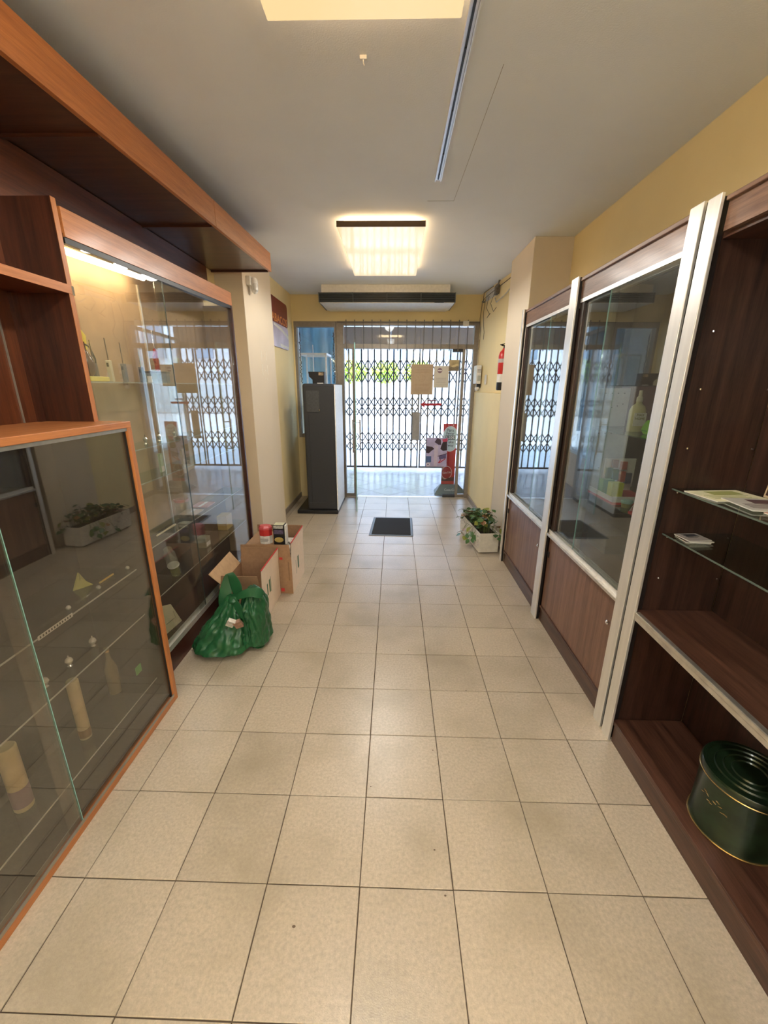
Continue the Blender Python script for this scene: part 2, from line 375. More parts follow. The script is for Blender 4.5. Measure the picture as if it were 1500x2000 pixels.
# ------------------------------------------------------------------ entrance: frames and glass
door = struct('door_1')
def fr(name, *a, b=.003, m=None): return obj(name, B(*a), m or m_frame, door, bevel=b)
fr('frame_post', -.818, -.717, YB - .03, YB + .07, 0, 2.47)
fr('frame_post', -.602, -.555, YB - .02, YB + .05, 0, 2.13)
fr('frame_post', .938, .975, YB - .02, YB + .05, 0, 2.13)
fr('frame_post', 1.08, 1.15, YB - .03, YB + .07, 0, 2.47)
fr('head_rail', -.717, 1.08, YB - .03, YB + .07, 2.42, 2.47)
fr('transom_rail', -.717, 1.08, YB - .03, YB + .07, 2.125, 2.185)
fr('bottom_rail', -.717, -.602, YB - .02, YB + .05, 0, .05)
fr('bottom_rail', .975, 1.08, YB - .02, YB + .05, 0, .05)
fr('bottom_patch', .75, .938, YB - .03, YB + .04, .003, .04, m=m_dgrey)
fr('threshold', -.717, 1.08, YB - .03, YB + .03, -.004, .003, m=m_aluk)
fr('top_patch', .80, .938, YB - .01, YB + .03, 2.085, 2.125, m=m_dgrey)
def pane(name, *a, par=None, m=None): return obj(name, B(*a), m or m_gl, par or door)
pane('pane', -.717, -.602, YB + .010, YB + .018, .05, 2.125)
pane('pane', .975, 1.08, YB + .010, YB + .018, .05, 2.125)
pane('pane', -.717, 1.08, YB + .010, YB + .018, 2.185, 2.42)
lf = pane('door_leaf', .205, .932, YB + .006, YB + .014, .03, 2.12)
obj('pull_plate', B(.265, .372, YB - .012, YB + .004, .865, 1.27), mat('pull_plate_grey', (.30, .29, .28), .5), lf, bevel=.003)
ol = obj('door_leaf', MB().hexa([(-.563, 6.07, .03), (-.549, 6.07, .03), (-.477, 5.19, .03), (-.487, 5.19, .03), (-.563, 6.07, 2.12), (-.549, 6.07, 2.12), (-.477, 5.19, 2.12), (-.487, 5.19, 2.12)]), m_gl, door)
obj('edge', MB().bar((-.482, 5.188, .03), (-.482, 5.188, 2.12), .010, .003), m_edge, ol)
h = MB()
for sx in (-1, 1): h.tube([(-.482 + sx * .045, 5.28, .80), (-.482 + sx * .045, 5.28, 1.22)], .009, 8)
for z in (.84, 1.18): h.tube([(-.527, 5.28, z), (-.437, 5.28, z)], .006, 8)
obj('handle', h, m_chrome, ol, smooth=True)
obj('bottom_fitting', MB().hexa([(-.568, 6.06, .004), (-.545, 6.06, .004), (-.530, 5.86, .004), (-.552, 5.86, .004), (-.568, 6.06, .05), (-.545, 6.06, .05), (-.530, 5.86, .05), (-.552, 5.86, .05)]), m_dgrey, ol)
# vertical security bars in front of the transom
for k in range(15):
    x = -.676 + k * .1185
    obj('security_bar', B(x - .006, x + .006, YB - .045, YB - .032, 2.10, 2.49), m_bar, door)
obj('bar_rail', B(-.80, 1.14, YB - .05, YB - .030, 2.452, 2.468), m_bar, door)
tag(obj('window_contact', B(.912, .990, YB - .075, YB - .031, 2.41, 2.475), m_wplas, bevel=.006, loc=(.95, 6.05, 2.41)), 'small white sensor box on the top right of the door frame', 'sensor')
# left shop window
win = struct('window_1')
for nm, a in (('frame_rail', (-1.40, -.82, YB - .03, YB + .07, 2.40, 2.47)), ('frame_stile', (-1.40, -1.365, YB - .03, YB + .07, .9, 2.40)), ('frame_stile', (-.845, -.82, YB - .03, YB + .07, .9, 2.40)), ('frame_rail', (-1.365, -.845, YB - .03, YB + .07, .9, .95))):
    obj(nm, B(*a), m_frame, win, bevel=.003)
pane('pane', -1.365, -.845, YB + .01, YB + .018, .95, 2.40, par=win)

# porch floor, side walls, shutter housing
porch = struct('porch_floor', B(-1.1, 1.8, 6.12, 8.5, -.10, -.0045), m_vtile)
vs = .40; me = None
for i in range(-8, 9):
    for j in range(-8, 9):
        cx = .2 + (i - j) * vs / math.sqrt(2); cyy = 7.3 + (i + j) * vs / math.sqrt(2)
        if -1.05 < cx < 1.75 and 6.22 < cyy < 8.5:
            if me is None:
                me = tile_mesh(vs - .004, vs - .004, .010); me.materials.clear(); me.materials.append(m_vtile)
            o = bpy.data.objects.new('tile', me); COL.objects.link(o); o.parent = porch; o.location = (cx, cyy, -.0032); o.rotation_euler.z = PI / 4
def quadwall(x0, y0, x1, y1, t, z0, z1):
    d = Vector((x1 - x0, y1 - y0, 0)).normalized(); n = Vector((-d.y, d.x, 0)) * t
    P = [(x0, y0), (x1, y1), (x1 + n.x, y1 + n.y), (x0 + n.x, y0 + n.y)]
    return MB().hexa([p + (z0,) for p in P] + [p + (z1,) for p in P])
for sd, (xa, xb, t_) in (('left', (-.80, -1.00, .10)), ('right', (1.25, 1.48, -.10))):
    struct('wall_porch_' + sd, quadwall(xa, 6.17, xb, 8.22, t_, 0, .55), m_peach)
    wn = struct('window_porch_' + sd)
    obj('sill', quadwall(xa, 6.17, xb, 8.22, t_, .55, .59), m_white, wn)
    obj('pane', quadwall(xa - .01, 6.25, xb - .01, 8.14, .006, .59, 2.42), m_gl, wn)
    obj('frame_rail', quadwall(xa, 6.17, xb, 8.22, t_ * .4, 2.42, 2.47), m_frame, wn)
    obj('corner_post', quadwall(xb, 8.16, xb + (.01 if sd == 'right' else -.01), 8.24, t_ * .4, .59, 2.47), m_frame, wn)
struct('ceiling_porch', B(-2.2, 2.4, 6.24, 8.55, 2.72, 2.86), m_white)
struct('wall_display_left', MB().box(-2.2, -1.62, 6.24, 8.3, 0, 2.72), m_white)
struct('wall_display_right', MB().box(2.3, 2.4, 6.24, 8.3, 0, 2.72), m_white)
wd = struct('window_display_street')
obj('street_pane', MB().box(-1.62, -1.02, 8.22, 8.228, .5, 2.5).box(1.5, 2.3, 8.22, 8.228, .5, 2.5), m_gl, wd)
obj('street_wall', MB().box(-1.62, -1.02, 8.18, 8.26, 0, .5).box(1.5, 2.3, 8.18, 8.26, 0, .5), m_white, wd)
struct('roof_slab', B(-8, 8, -7.4, 8.6, 2.90, 3.3), m_white)
struct('facade_above', B(-8, 8, 8.3, 8.6, 3.3, 7), m_white)
sh = thing('shutter_housing', 'brown roller shutter box above the gate seen through the transom', 'shutter box', (.3, 8.35, 2.33))
for k in range(5): obj('panel', B(-1.2 + k * .56, -1.2 + k * .56 + .555, 8.30, 8.42, 2.36, 2.685), mat('shutter_brown', (.30, .20, .15), .6, var=.05), sh)
obj('lower_lip', B(-1.2, 1.6, 8.28, 8.42, 2.33, 2.358), m_aluk, sh)

# folding lattice gate
def gate(bars, label):
    t = thing('folding_gate', label, 'gate', ((bars[0] + bars[-1]) / 2, 8.2, .05), 'lattice gates across the porch')
    bm_ = None
    for x in bars:
        if bm_ is None:
            first = obj('upright', B(x - .013, x + .013, 8.194, 8.206, .08, 2.34), m_gate, t); bm_ = first; fx = x
        else:
            o = first.copy(); COL.objects.link(o); o.location = (x - fx, 0, 0)
    for (zt, zb) in ((2.11, 1.69), (1.43, 1.06), (.76, .39)):
        pr = {}
        n = len(bars)
        for i in range(-1, n - 1):
            a, b = i, i + 2
            for s_ in (1, -1):
                xa = bars[max(a, 0)]; xb = bars[min(b, n - 1)]
                za, zb2 = (zt, zb) if s_ > 0 else (zb, zt)
                zm = (zt + zb) / 2
                if a < 0: za = zm
                if b > n - 1: zb2 = zm
                yy = 8.188 if s_ > 0 else 8.212
                obj('lattice_strip', MB().bar((xa, yy, za), (xb, yy, zb2), .004, .019, upv=(0, 0, 1)), m_gate, t)
    obj('bottom_rail', B(bars[0] - .02, bars[-1] + .02, 8.19, 8.21, .05, .085), m_gate, t)
    return t
nL = 13; L0, L1 = -1.00, .465
gate([L0 + (L1 - L0) * k / (nL - 1) for k in range(nL)], 'wide left section of steel lattice gate closed across the porch')
gate([.515 + (1.17 - .515) * k / 5 for k in range(6)], 'narrow right section of steel lattice gate behind the notices')
gate([1.22 + .12 * k for k in range(3)], 'last short section of lattice gate beside the right porch window')

# ------------------------------------------------------------------ street
m_pave = mat('street_paving', (.46, .45, .43), .8, scale=3)
struct('ground_street', B(-30, 30, 8.5, 45, -.25, -.06), m_pave)
bd = thing('opposite_building', 'pale sunlit building across the street', 'building', (0, 26, -.06))
obj('wall', B(-16, 16, 26, 27, -.06, 9), mat('facade_cream', (.50, .49, .48), .8, scale=2), bd)
for k in range(9):
    x = -12 + k * 2.9
    f_ = obj('window', B(x, x + 1.3, 25.9, 26.02, 3.2, 5.0), mat('window_bluegrey', (.18, .22, .26), .2), bd)
    f2 = obj('shopfront_opening', B(x - .2, x + 1.6, 25.92, 26.02, 0, 2.3), mat('shop_grey', (.4, .40, .38), .5), bd)
m_leafy = mat('sunlit_leaf', (.33, .45, .03), .6, var=.25, scale=2)
m_bark = mat('bark', (.35, .28, .2), .9)
for (x, r, lb) in ((-1.55, .58, 'clipped yellow-green street tree left of centre beyond the gate'), (-.35, .55, 'clipped yellow-green street tree seen through the gate middle'), (.85, .58, 'clipped yellow-green street tree behind the brown notice')):
    t = thing('street_tree', lb, 'tree', (x, 16, -.06))
    obj('trunk', MB().tube([(x, 16, -.06), (x + .03, 16, 1.0), (x, 16, 2.0)], [.07, .055, .04]), m_bark, t, smooth=True)
    q = MB()
    for _ in range(700):
        a, c = random.uniform(0, 2 * PI), random.uniform(-1, 1); rr = random.random() ** .4
        p = Vector((math.cos(a) * math.sqrt(1 - c * c) * r * rr, math.sin(a) * math.sqrt(1 - c * c) * r * rr, c * .42 * rr)) + Vector((x, 16, 2.14))
        u = Vector((random.uniform(-1, 1), random.uniform(-1, 1), random.uniform(-1, 1))).normalized(); v = u.orthogonal().normalized()
        q.add([p - u * .06, p - v * .035, p + u * .06, p + v * .035], [(0, 1, 2, 3)])
    o = obj('foliage', q, m_leafy, t); o['kind'] = 'stuff'

# ------------------------------------------------------------------ right-hand cabinets
XF = 1.045
m_gapshade = mat('gap_shade_black', (.010, .006, .005), .5)  # near-black colour stands in for the shade in the gaps between posts
def glazed_right(y0, y1, posts, joint, label, shelves=(1.06, 1.40)):
    t = thing('display_cabinet', label, 'cabinet', (1.24, (y0 + y1) / 2, 0))
    for (a, b) in posts:
        ps_ = obj('post', B(XF, XF + .012, a, b, 0, 2.232), m_alu, t, bevel=.002)
        obj('post_backing', B(XF + .012, 1.0735, a + .004, b - .004, 0, 2.228), m_gapshade, ps_)
    obj('kick_board', B(1.076, 1.092, y0, y1, 0, .10), m_waly, t)
    obj('kick_moulding', B(1.068, 1.092, y0, y1, .10, .118), m_waly, t, bevel=.004)
    d = obj('door', B(1.078, 1.094, y0 + .004, y1 - .004, .12, .655), m_walf, t)
    kb = obj('knob', MB().lathe((0, 0, 0), [(.006, 0), (.005, .010), (.011, .016), (.012, .022), (.006, .027)], 14), m_chrome, d, smooth=True)
    for v in kb.data.vertices:
        c = v.co + root_org(d); v.co = Vector((1.078 - c.z, y0 + .05 + c.x, .52 + c.y)) - root_org(d)
    obj('hinge', B(1.072, 1.080, y1 - .03, y1 - .005, .50, .54), m_black, d)
    obj('sill_rail', B(XF + .004, 1.10, y0, y1, .660, .676), m_aluk, t, bevel=.002)
    obj('sill_track', MB().box(1.066, 1.070, y0, y1, .676, .700).box(1.083, 1.087, y0, y1, .676, .700).box(1.100, 1.112, y0, y1, .66, .700), m_alu, t)
    obj('fascia', B(1.072, 1.09, y0, y1, 2.112, 2.205), m_walfy, t)
    obj('top_moulding', B(1.060, 1.10, y0, y1, 2.205, 2.224), m_walfy, t, bevel=.003)
    obj('head_track', MB().box(1.072, 1.078, y0, y1, 2.092, 2.112).box(1.095, 1.115, y0, y1, 2.080, 2.112), m_alu, t)
    obj('inner_stile', B(1.076, 1.10, y1 - .05, y1, .70, 2.10), m_walz, t)
    obj('side_panel', B(1.10, 1.385, y0 + .001, y0 + .018, .0, 2.20), m_walz, t)
    obj('side_panel', B(1.10, 1.385, y1 - .018, y1 - .001, .0, 2.20), m_walz, t)
    obj('back_board', B(1.385, 1.395, y0, y1, 0, 2.20), m_walz, t)
    obj('top_board', B(1.10, 1.385, y0 + .018, y1 - .018, 2.18, 2.20), m_waly, t)
    obj('bottom_board', B(1.10, 1.385, y0 + .018, y1 - .018, .66, .685), m_waly, t)
    for z in shelves: obj('glass_shelf', B(1.125, 1.38, y0 + .02, y1 - .02, z - .005, z), m_shelf, t)
    p = obj('sliding_pane', B(1.0745, 1.0795, y0 + .01, joint + .02, .69, 2.10), m_glc, t)
    obj('pane_edge', B(1.0742, 1.0798, joint + .0201, joint + .0215, .70, 2.09), m_edge, p)
    obj('pane_clip', B(1.0725, 1.0815, joint - .09, joint + .02, .686, .694), m_alu, p)
    obj('sliding_pane', B(1.0890, 1.0940, joint - .03, y1 - .05, .69, 2.10), m_glc, t)
    return t
glazed_right(2.752, 3.688, [(3.690, 3.728)], 3.10, 'farthest glazed walnut display cabinet beside the right pillar', (1.06, 1.40))
glazed_right(1.735, 2.655, [(2.657, 2.750), (1.665, 1.733)], 2.28, 'glazed walnut display cabinet holding the spray bottle and green boxes', (1.043, 1.405))
# hollow back line between the two middle posts
# open unit
t = thing('open_shelf_unit', 'open walnut shelving unit with aluminium post and glass shelves on the right', 'shelving', (1.22, .9, 0))
D0 = .15
ps_ = obj('post', B(XF, XF + .012, 1.582, 1.645, 0, 2.226), m_alu, t, bevel=.002)
obj('post_backing', B(XF + .012, 1.087, 1.602, 1.641, 0, 2.222), m_gapshade, ps_)
obj('kick_board', B(1.062, 1.078, D0, 1.58, 0, .088), m_waly, t)
obj('bottom_shelf', B(1.060, 1.385, D0, 1.60, .088, .110), m_waly, t, bevel=.003)
obj('middle_shelf', B(1.062, 1.385, D0, 1.60, .665, .700), m_waly, t)
obj('shelf_edging', MB().box(1.048, 1.062, D0, 1.58, .662, .684).box(1.044, 1.066, D0, 1.58, .684, .702), m_aluk, t, bevel=.003)
obj('fascia', B(1.072, 1.09, D0, 1.58, 2.115, 2.200), m_walfy, t)
obj('top_moulding', B(1.060, 1.10, D0, 1.58, 2.200, 2.215), m_walfy, t, bevel=.003)
obj('top_board', B(1.09, 1.385, D0, 1.60, 2.10, 2.12), m_waly, t)
obj('side_panel', B(1.088, 1.385, 1.602, 1.622, 0, 2.2), m_walz, t)
obj('side_panel', B(1.062, 1.385, D0 - .02, D0, 0, 2.2), m_walz, t)
obj('back_board', B(1.385, 1.395, D0, 1.60, 0, 2.2), m_walz, t)
for z in (1.057, 1.245):
    s_ = obj('glass_shelf', B(1.10, 1.378, D0 + .02, 1.595, z - .006, z), m_shelf, t)
    obj('front_edge', B(1.0985, 1.10, D0 + .02, 1.595, z - .006, z), mat('dim_glass_edge', (.10, .13, .11), .2), s_)
pin = None
for z in (.857, 1.040, 1.228, 1.402, 1.619, 1.815):
    for x in (1.122, 1.366):
        obj('shelf_pin', MB().lathe((x, 1.594, z), [(.0045, -.003), (.0045, .003)], 8), m_chrome, t)

# biscuit tin
m_tin = mat('dark_green_tin', (.009, .022, .009), .32, var=.5, scale=14, metal=.3, coat=.4)
t = thing('round_tin', 'large dark green round tin on the bottom shelf of the open unit', 'tin', (1.24, 1.11, .1105))
obj('body', MB().lathe((1.24, 1.11, .1105), [(.130, 0), (.134, .004), (.130, .010), (.130, .222)], 48), m_tin, t, smooth=True)
m_gold = mat('gold_rim', (.55, .38, .16), .25, metal=.8)
obj('base_rim', MB().lathe((1.24, 1.11, .1105), [(.1345, .002), (.136, .005), (.1345, .008)], 48), m_gold, t, smooth=True)
ld = obj('lid', MB().lathe((1.24, 1.11, .1105), [(.133, .222), (.135, .226), (.135, .245), (.131, .251), (.122, .250), (.119, .246), (.100, .246), (.097, .251), (.094, .246), (.076, .246), (.073, .251), (.070, .246), (.052, .246), (.049, .251), (.046, .246), (.01, .246)], 48), m_tin, t, smooth=True)
obj('lid_rim', MB().lathe((1.24, 1.11, .1105), [(.1355, .221), (.137, .2235), (.1355, .226)], 48), m_gold, ld, smooth=True)
# ornamental print on the side: gilt scroll over a russet patch
p = MB()
for k in range(10):
    a = math.radians(176 + k * 4); z = .15 + .014 * math.sin(k * 1.3)
    c = Vector((1.24 + math.cos(a) * .1312, 1.11 + math.sin(a) * .1312, .1105 + z)); tv = Vector((-math.sin(a), math.cos(a), .4 * math.cos(k * 1.7)))
    p.bar(c - tv * .006, c + tv * .006, .003, .0012)
obj('gilt_scroll', p, m_gold, t)

# printed matter in the open unit
def magazine(x, y, z, wx, wy, rot, m, label, n=1, face=None):
    t = thing('magazine', label, 'magazine', (x, y, z), 'printed matter in the open unit'); t.rotation_euler.z = rot
    ORG[t.name] = Vector((0, 0, 0))
    obj('pages', B(-wx / 2 + .001, wx / 2 - .001, -wy / 2 + .001, wy / 2 - .001, .0005, .0035), m_paper, t)
    obj('cover', B(-wx / 2, wx / 2, -wy / 2, wy / 2, .0035, .0042), m, t)
    c = MB()
    for k in range(5): c.box(-wx / 2 + .02, wx / 2 - .03 - .01 * (k % 3), -wy / 2 + .03 + k * .012, -wy / 2 + .034 + k * .012, .0042, .0046)
    c.box(-wx * .2, wx * .35, wy * .05, wy * .38, .0042, .0046)
    obj('print', c, face or m_ink, t)
    return t
magazine(1.215, 1.47, 1.2455, .21, .15, .10, mat('mag_cream', (.78, .74, .50), .4), 'pale yellow leaflet at the far end of the upper glass shelf', face=mat('mag_olive', (.35, .36, .12), .5))
magazine(1.25, 1.33, 1.2455, .21, .16, -.12, mat('mag_grey', (.50, .48, .42), .4), 'grey printed magazine overlapping the pale leaflet', face=mat('mag_dark', (.10, .05, .05), .5)).location.z = 1.2500
magazine(1.27, 1.20, 1.2455, .20, .13, .06, mat('mag_red', (.45, .25, .20), .4), 'reddish magazine in the middle of the upper glass shelf', face=m_paper)
magazine(1.20, 1.075, 1.2455, .17, .12, -.30, mat('mag_pink', (.72, .55, .45), .45), 'pinkish flyer at the near edge of the upper glass shelf', face=mat('mag_dark2', (.2, .1, .08), .5))
for k, (dx, dy) in enumerate(((0, 0), (.006, -.004), (-.004, -.002))):
    o = magazine(1.165 + dx, 1.515 + dy, 1.0575 + k * .0047, .09, .08, .1 * k - .1, mat('booklet_grey', (.25, .22, .20), .5), ('thin dark booklet at the bottom of the pile on the lower glass shelf', 'thin dark booklet in the middle of the pile on the lower glass shelf', 'thin dark booklet on top of the pile on the lower glass shelf')[k])
t = thing('framed_card', 'cream edged dark card leaning at the back of the upper glass shelf', 'picture', (1.36, 1.34, 1.2455))
obj('frame', MB().hexa([(1.345, 1.22, 1.2455), (1.351, 1.22, 1.2455), (1.351, 1.47, 1.2455), (1.345, 1.47, 1.2455), (1.373, 1.22, 1.50), (1.379, 1.22, 1.50), (1.379, 1.47, 1.50), (1.373, 1.47, 1.50)]), mat('cream_frame', (.62, .47, .30), .5), t)
obj('picture', MB().hexa([(1.344, 1.228, 1.254), (1.347, 1.228, 1.254), (1.347, 1.462, 1.254), (1.344, 1.462, 1.254), (1.3705, 1.228, 1.492), (1.3735, 1.228, 1.492), (1.3735, 1.462, 1.492), (1.3705, 1.462, 1.492)]), mat('brown_black_print', (.05, .02, .015), .5, var=.6, scale=12), t)

# contents of the glazed cabinet with the bottle
t = thing('spray_bottle', 'pale yellow pump bottle with a white label on the top glass shelf', 'bottle', (1.25, 2.19, 1.4055))
bx, by, bz = 1.25, 2.19, 1.4055
obj('body', MB().lathe((bx, by, bz), [(.034, 0), (.037, .006), (.037, .105), (.030, .125), (.014, .14), (.013, .15)], 24, 1.1, .8), mat('pale_yellow_plastic', (.62, .58, .32), .35), t, smooth=True)
obj('cap', MB().lathe((bx, by, bz), [(.015, .150), (.015, .170), (.009, .175), (.008, .205)], 16), mat('milky_cap', (.68, .65, .5), .35), t, smooth=True)
lb_ = obj('label', MB().prism([(bx - .030 + .0 * k, by - .0305, bz + z) for k, z in ((0, .03), (1, .03))] + [(bx + .030, by - .0305, bz + .03), (bx + .030, by - .0305, bz + .095), (bx - .030, by - .0305, bz + .095)][0:3], (0, -.001, 0)) if False else B(bx - .031, bx + .031, by - .0318, by - .0302, bz + .03, bz + .095), m_paper, t)
text('MAX\nHOME', .018, (bx, by - .0322, bz + .075), (1, 0, 0), (0, 0, 1), mat('olive_ink', (.25, .22, .05), .6), lb_)
m_lime = mat('lime_green', (.25, .62, .03), .4)
t = thing('green_bag', 'bright green crumpled packet beside the pump bottle', 'packet', (1.27, 2.07, 1.4055))
obj('pouch', MB().prism([(1.22, 2.06, 1.4055), (1.22, 2.02, 1.4055), (1.22, 2.02, 1.455), (1.22, 2.045, 1.475), (1.22, 2.07, 1.45), (1.22, 2.085, 1.425)], (.08, 0, 0)), m_lime, t, bevel=.004)
obj('fold', B(1.218, 1.222, 2.03, 2.075, 1.42, 1.425), mat('lime_dark', (.10, .35, .02), .5), t)
t = thing('perforated_panel', 'tall white perforated display panel standing in the glazed cabinet', 'display panel', (1.26, 2.47, 1.045))
pp = MB().hexa([(1.15, 2.44, 1.045), (1.34, 2.37, 1.045), (1.343, 2.374, 1.045), (1.153, 2.444, 1.045), (1.16, 2.56, 1.40), (1.35, 2.49, 1.40), (1.353, 2.494, 1.40), (1.163, 2.564, 1.40)])
obj('board', MB().box(1.15, 1.345, 2.40, 2.404, 1.045, 1.395), mat('panel_white', (.62, .63, .62), .5), t, bevel=.002)
for k in range(5): obj('hole', MB().box(1.17 + k * .035, 1.175 + k * .035, 2.398, 2.3995, 1.37, 1.375), m_black, t)
for k in range(3): obj('hole', MB().box(1.20 + k * .035, 1.205 + k * .035, 2.398, 2.3995, 1.17 - k * .01, 1.175 - k * .01), m_black, t)
t = thing('perforated_panel', 'white perforated display panel standing on the top glass shelf behind the bottle', 'display panel', (1.26, 2.52, 1.4055))
obj('board', B(1.15, 1.345, 2.46, 2.464, 1.4055, 1.62), mat('panel_white2', (.62, .63, .62), .5), t, bevel=.002)
for k in range(5): obj('hole', MB().box(1.17 + k * .035, 1.175 + k * .035, 2.458, 2.4595, 1.59, 1.595), m_black, t)
for k in range(3): obj('hole', MB().box(1.25 + k * .03, 1.255 + k * .03, 2.458, 2.4595, 1.51 + .01 * k, 1.515 + .01 * k), m_black, t)
tag(obj('purple_board', B(1.374, 1.383, 1.78, 2.62, 1.41, 1.63), mat('plum_board', (.13, .06, .07), .6), loc=(1.38, 2.2, 1.41)), 'plum coloured backing board behind the pump bottle', 'board')
# counter display: red based tray with upright card of lighters
t = thing('counter_display', 'white and red counter display tray with card of small packs', 'display tray', (1.26, 2.15, 1.0435))
obj('tray', MB().prism([(1.13, 2.06, 1.0435), (1.13, 2.34, 1.0435), (1.37, 2.34, 1.0435), (1.37, 2.06, 1.0435)][::-1], (0, 0, .012)), m_red, t)
obj('rim', MB().box(1.13, 1.135, 2.06, 2.34, 1.0555, 1.080).box(1.13, 1.37, 2.06, 2.065, 1.0555, 1.085).box(1.13, 1.37, 2.335, 2.34, 1.0555, 1.095), m_wplas, t)
bk = obj('back_card', B(1.20, 1.37, 2.325, 2.335, 1.08, 1.24), m_paper, t)
for (x, z, c, dz) in ((1.225, 1.14, (.03, .14, .05), .06), (1.26, 1.13, (.04, .18, .07), .06), (1.30, 1.12, (.45, .07, .04), .06), (1.335, 1.11, (.03, .05, .12), .06), (1.30, 1.19, (.03, .04, .07), .045), (1.25, 1.20, (.25, .10, .06), .045)):
    obj('pack', B(x - .016, x + .016, 2.308, 2.325, z - .01, z + dz - .01), mat('pack_%d' % int(x * 1000 + z * 10), c, .4), t)
for (x, y, m_, lb) in ((1.19, 2.26, mat('mint_green', (.14, .42, .16), .4), 'mint green carton at the back of the display tray'), (1.20, 2.18, mat('acid_yellow', (.55, .68, .03), .4), 'acid yellow-green carton at the front of the display tray')):
    t = thing('small_carton', lb, 'carton', (x, y, 1.0557)); obj('carton', B(x - .03, x + .03, y - .025, y + .025, 1.0557, 1.135), m_, t, bevel=.001)
    obj('lid_flap', B(x - .03, x + .03, y - .0255, y - .0245, 1.11, 1.1355), m_, t)
t = thing('lidded_tub', 'small round tub with pale teal lid on the lower glass shelf', 'tub', (1.17, 2.02, 1.0435))
obj('tub', MB().lathe((1.18, 2.015, 1.0435), [(.022, 0), (.025, .022)], 24), mat('olive_tub', (.25, .26, .08), .4), t, smooth=True)
obj('lid', MB().lathe((1.18, 2.015, 1.0435), [(.026, .022), (.028, .025), (.028, .033), (.024, .037), (.004, .037)], 24), mat('teal_lid', (.32, .55, .50), .35), t, smooth=True)
t = thing('card_stand', 'red and white easel card stand at the near end of the lower glass shelf', 'stand', (1.17, 1.87, 1.0435))
obj('base', B(1.13, 1.22, 1.83, 1.91, 1.0435, 1.056), m_red, t, bevel=.002)
obj('card', MB().hexa([(1.135, 1.905, 1.056), (1.215, 1.905, 1.056), (1.215, 1.909, 1.056), (1.135, 1.909, 1.056), (1.135, 1.85, 1.14), (1.215, 1.85, 1.14), (1.215, 1.854, 1.14), (1.135, 1.854, 1.14)]), m_paper, t)
tag(obj('dark_box', B(1.24, 1.37, 2.25, 2.48, .6855, .80), m_dgrey, bevel=.003, loc=(1.3, 2.36, .6855)), 'dark grey box on the floor board of the glazed cabinet', 'box')

# ------------------------------------------------------------------ left-hand furniture
# low glass case in front
XC = -1.158
m_case_in = wood('case_inside', (.016, .009, .007), (.05, .028, .019), 'z')
t = thing('glass_case', 'low display case with wooden rim and dark sliding glass front at left', 'cabinet', (-1.3, 1.1, 0))
C0, C1, CT = .30, 1.80, 1.470
obj('top_board', B(-1.52, XC, C0, C1, CT - .026, CT), m_mahl, t, bevel=.002)
obj('front_stile', B(XC - .028, XC, C1 - .028, C1, 0, CT - .026), m_mahlz, t, bevel=.002)
obj('bottom_rail', B(XC - .028, XC, C0, C1 - .028, 0, .030), m_mahl, t, bevel=.002)
obj('side_panel', B(-1.52, XC - .028, C1 - .02, C1, 0, CT - .026), m_case_in, t)
obj('side_panel', B(-1.52, XC, C0, C0 + .02, 0, CT - .026), m_case_in, t)
obj('back_board', B(-1.528, -1.52, C0, C1, 0, CT), m_case_in, t)
obj('bottom_board', B(-1.52, XC - .028, C0 + .02, C1 - .02, .01, .035), m_case_in, t)
m_dal = mat('dull_alu', (.35, .34, .30), .4, metal=.7)
for a_ in ((XC - .026, XC - .004, C0 + .02, C1 - .028, CT - .040, CT - .026), (XC - .026, XC - .022, C0 + .02, C1 - .028, .030, .048), (XC - .004, XC - .001, C0 + .02, C1 - .028, .030, .044)): obj('channel', B(*a_), m_dal, t)
obj('seal', B(XC - .022, XC - .012, C1 - .036, C1 - .028, .03, CT - .03), m_black, t)
p = obj('sliding_pane', B(XC - .009, XC - .004, C0 + .02, 1.108, .034, CT - .028), m_glk, t)
obj('pane_edge', B(XC - .0095, XC - .0035, 1.108, 1.1105, .036, CT - .03), m_edge, p)
obj('sliding_pane', B(XC - .020, XC - .015, 1.06, C1 - .028, .034, CT - .028), m_glk, t)
for z in (.775, .53, .15):
    s_ = obj('glass_shelf', B(-1.515, -1.235, C0 + .03, C1 - .03, z - .006, z), m_shelf, t)
    obj('front_edge', B(-1.235, -1.2335, C0 + .03, C1 - .03, z - .006, z), mat('shelf_edge_pale', (.55, .55, .50), .2), s_)
# things in the case
def lathe_thing(name, label, cat, x, y, z, prof, m, n=20, extra=None, group=None, rot=None):
    t = thing(name, label, cat, (x, y, z), group); ORG[t.name] = Vector((0, 0, 0))
    obj('body', MB().lathe((0, 0, 0), prof, n), m, t, smooth=True)
    if extra:
        for nm, pf, mm in extra: obj(nm, MB().lathe((0, 0, 0), pf, n), mm, t, smooth=True)
    if rot: t.rotation_euler = rot
    return t
m_candle = mat('cream_wax', (.60, .50, .30), .5)
m_violet = mat('violet_label', (.28, .20, .24), .5)
lathe_thing('candle', 'tall cream tube candle with a violet label at lower left in the case', 'candle', -1.33, 1.075, .1505, [(.028, 0), (.030, .004), (.030, .27), (.026, .275)], m_candle, extra=[('label_band', [(.0305, .02), (.0305, .10)], m_violet)])
lathe_thing('candle', 'tall cream tube candle standing right of the pane joint in the case', 'candle', -1.33, 1.385, .1505, [(.022, 0), (.023, .003), (.023, .29), (.02, .295)], m_candle, extra=[('label_band', [(.0235, .01), (.0235, .05)], mat('brown_label', (.28, .18, .08), .5))])
lathe_thing('bottle', 'small pale glass bottle behind the green tag in the case', 'bottle', -1.38, 1.66, .1505, [(.026, 0), (.028, .004), (.028, .14), (.010, .20), (.010, .25), (.013, .255)], mat('pale_bottle', (.26, .22, .13), .2), extra=[('neck_ring', [(.0135, .235), (.0135, .245)], m_gold)])
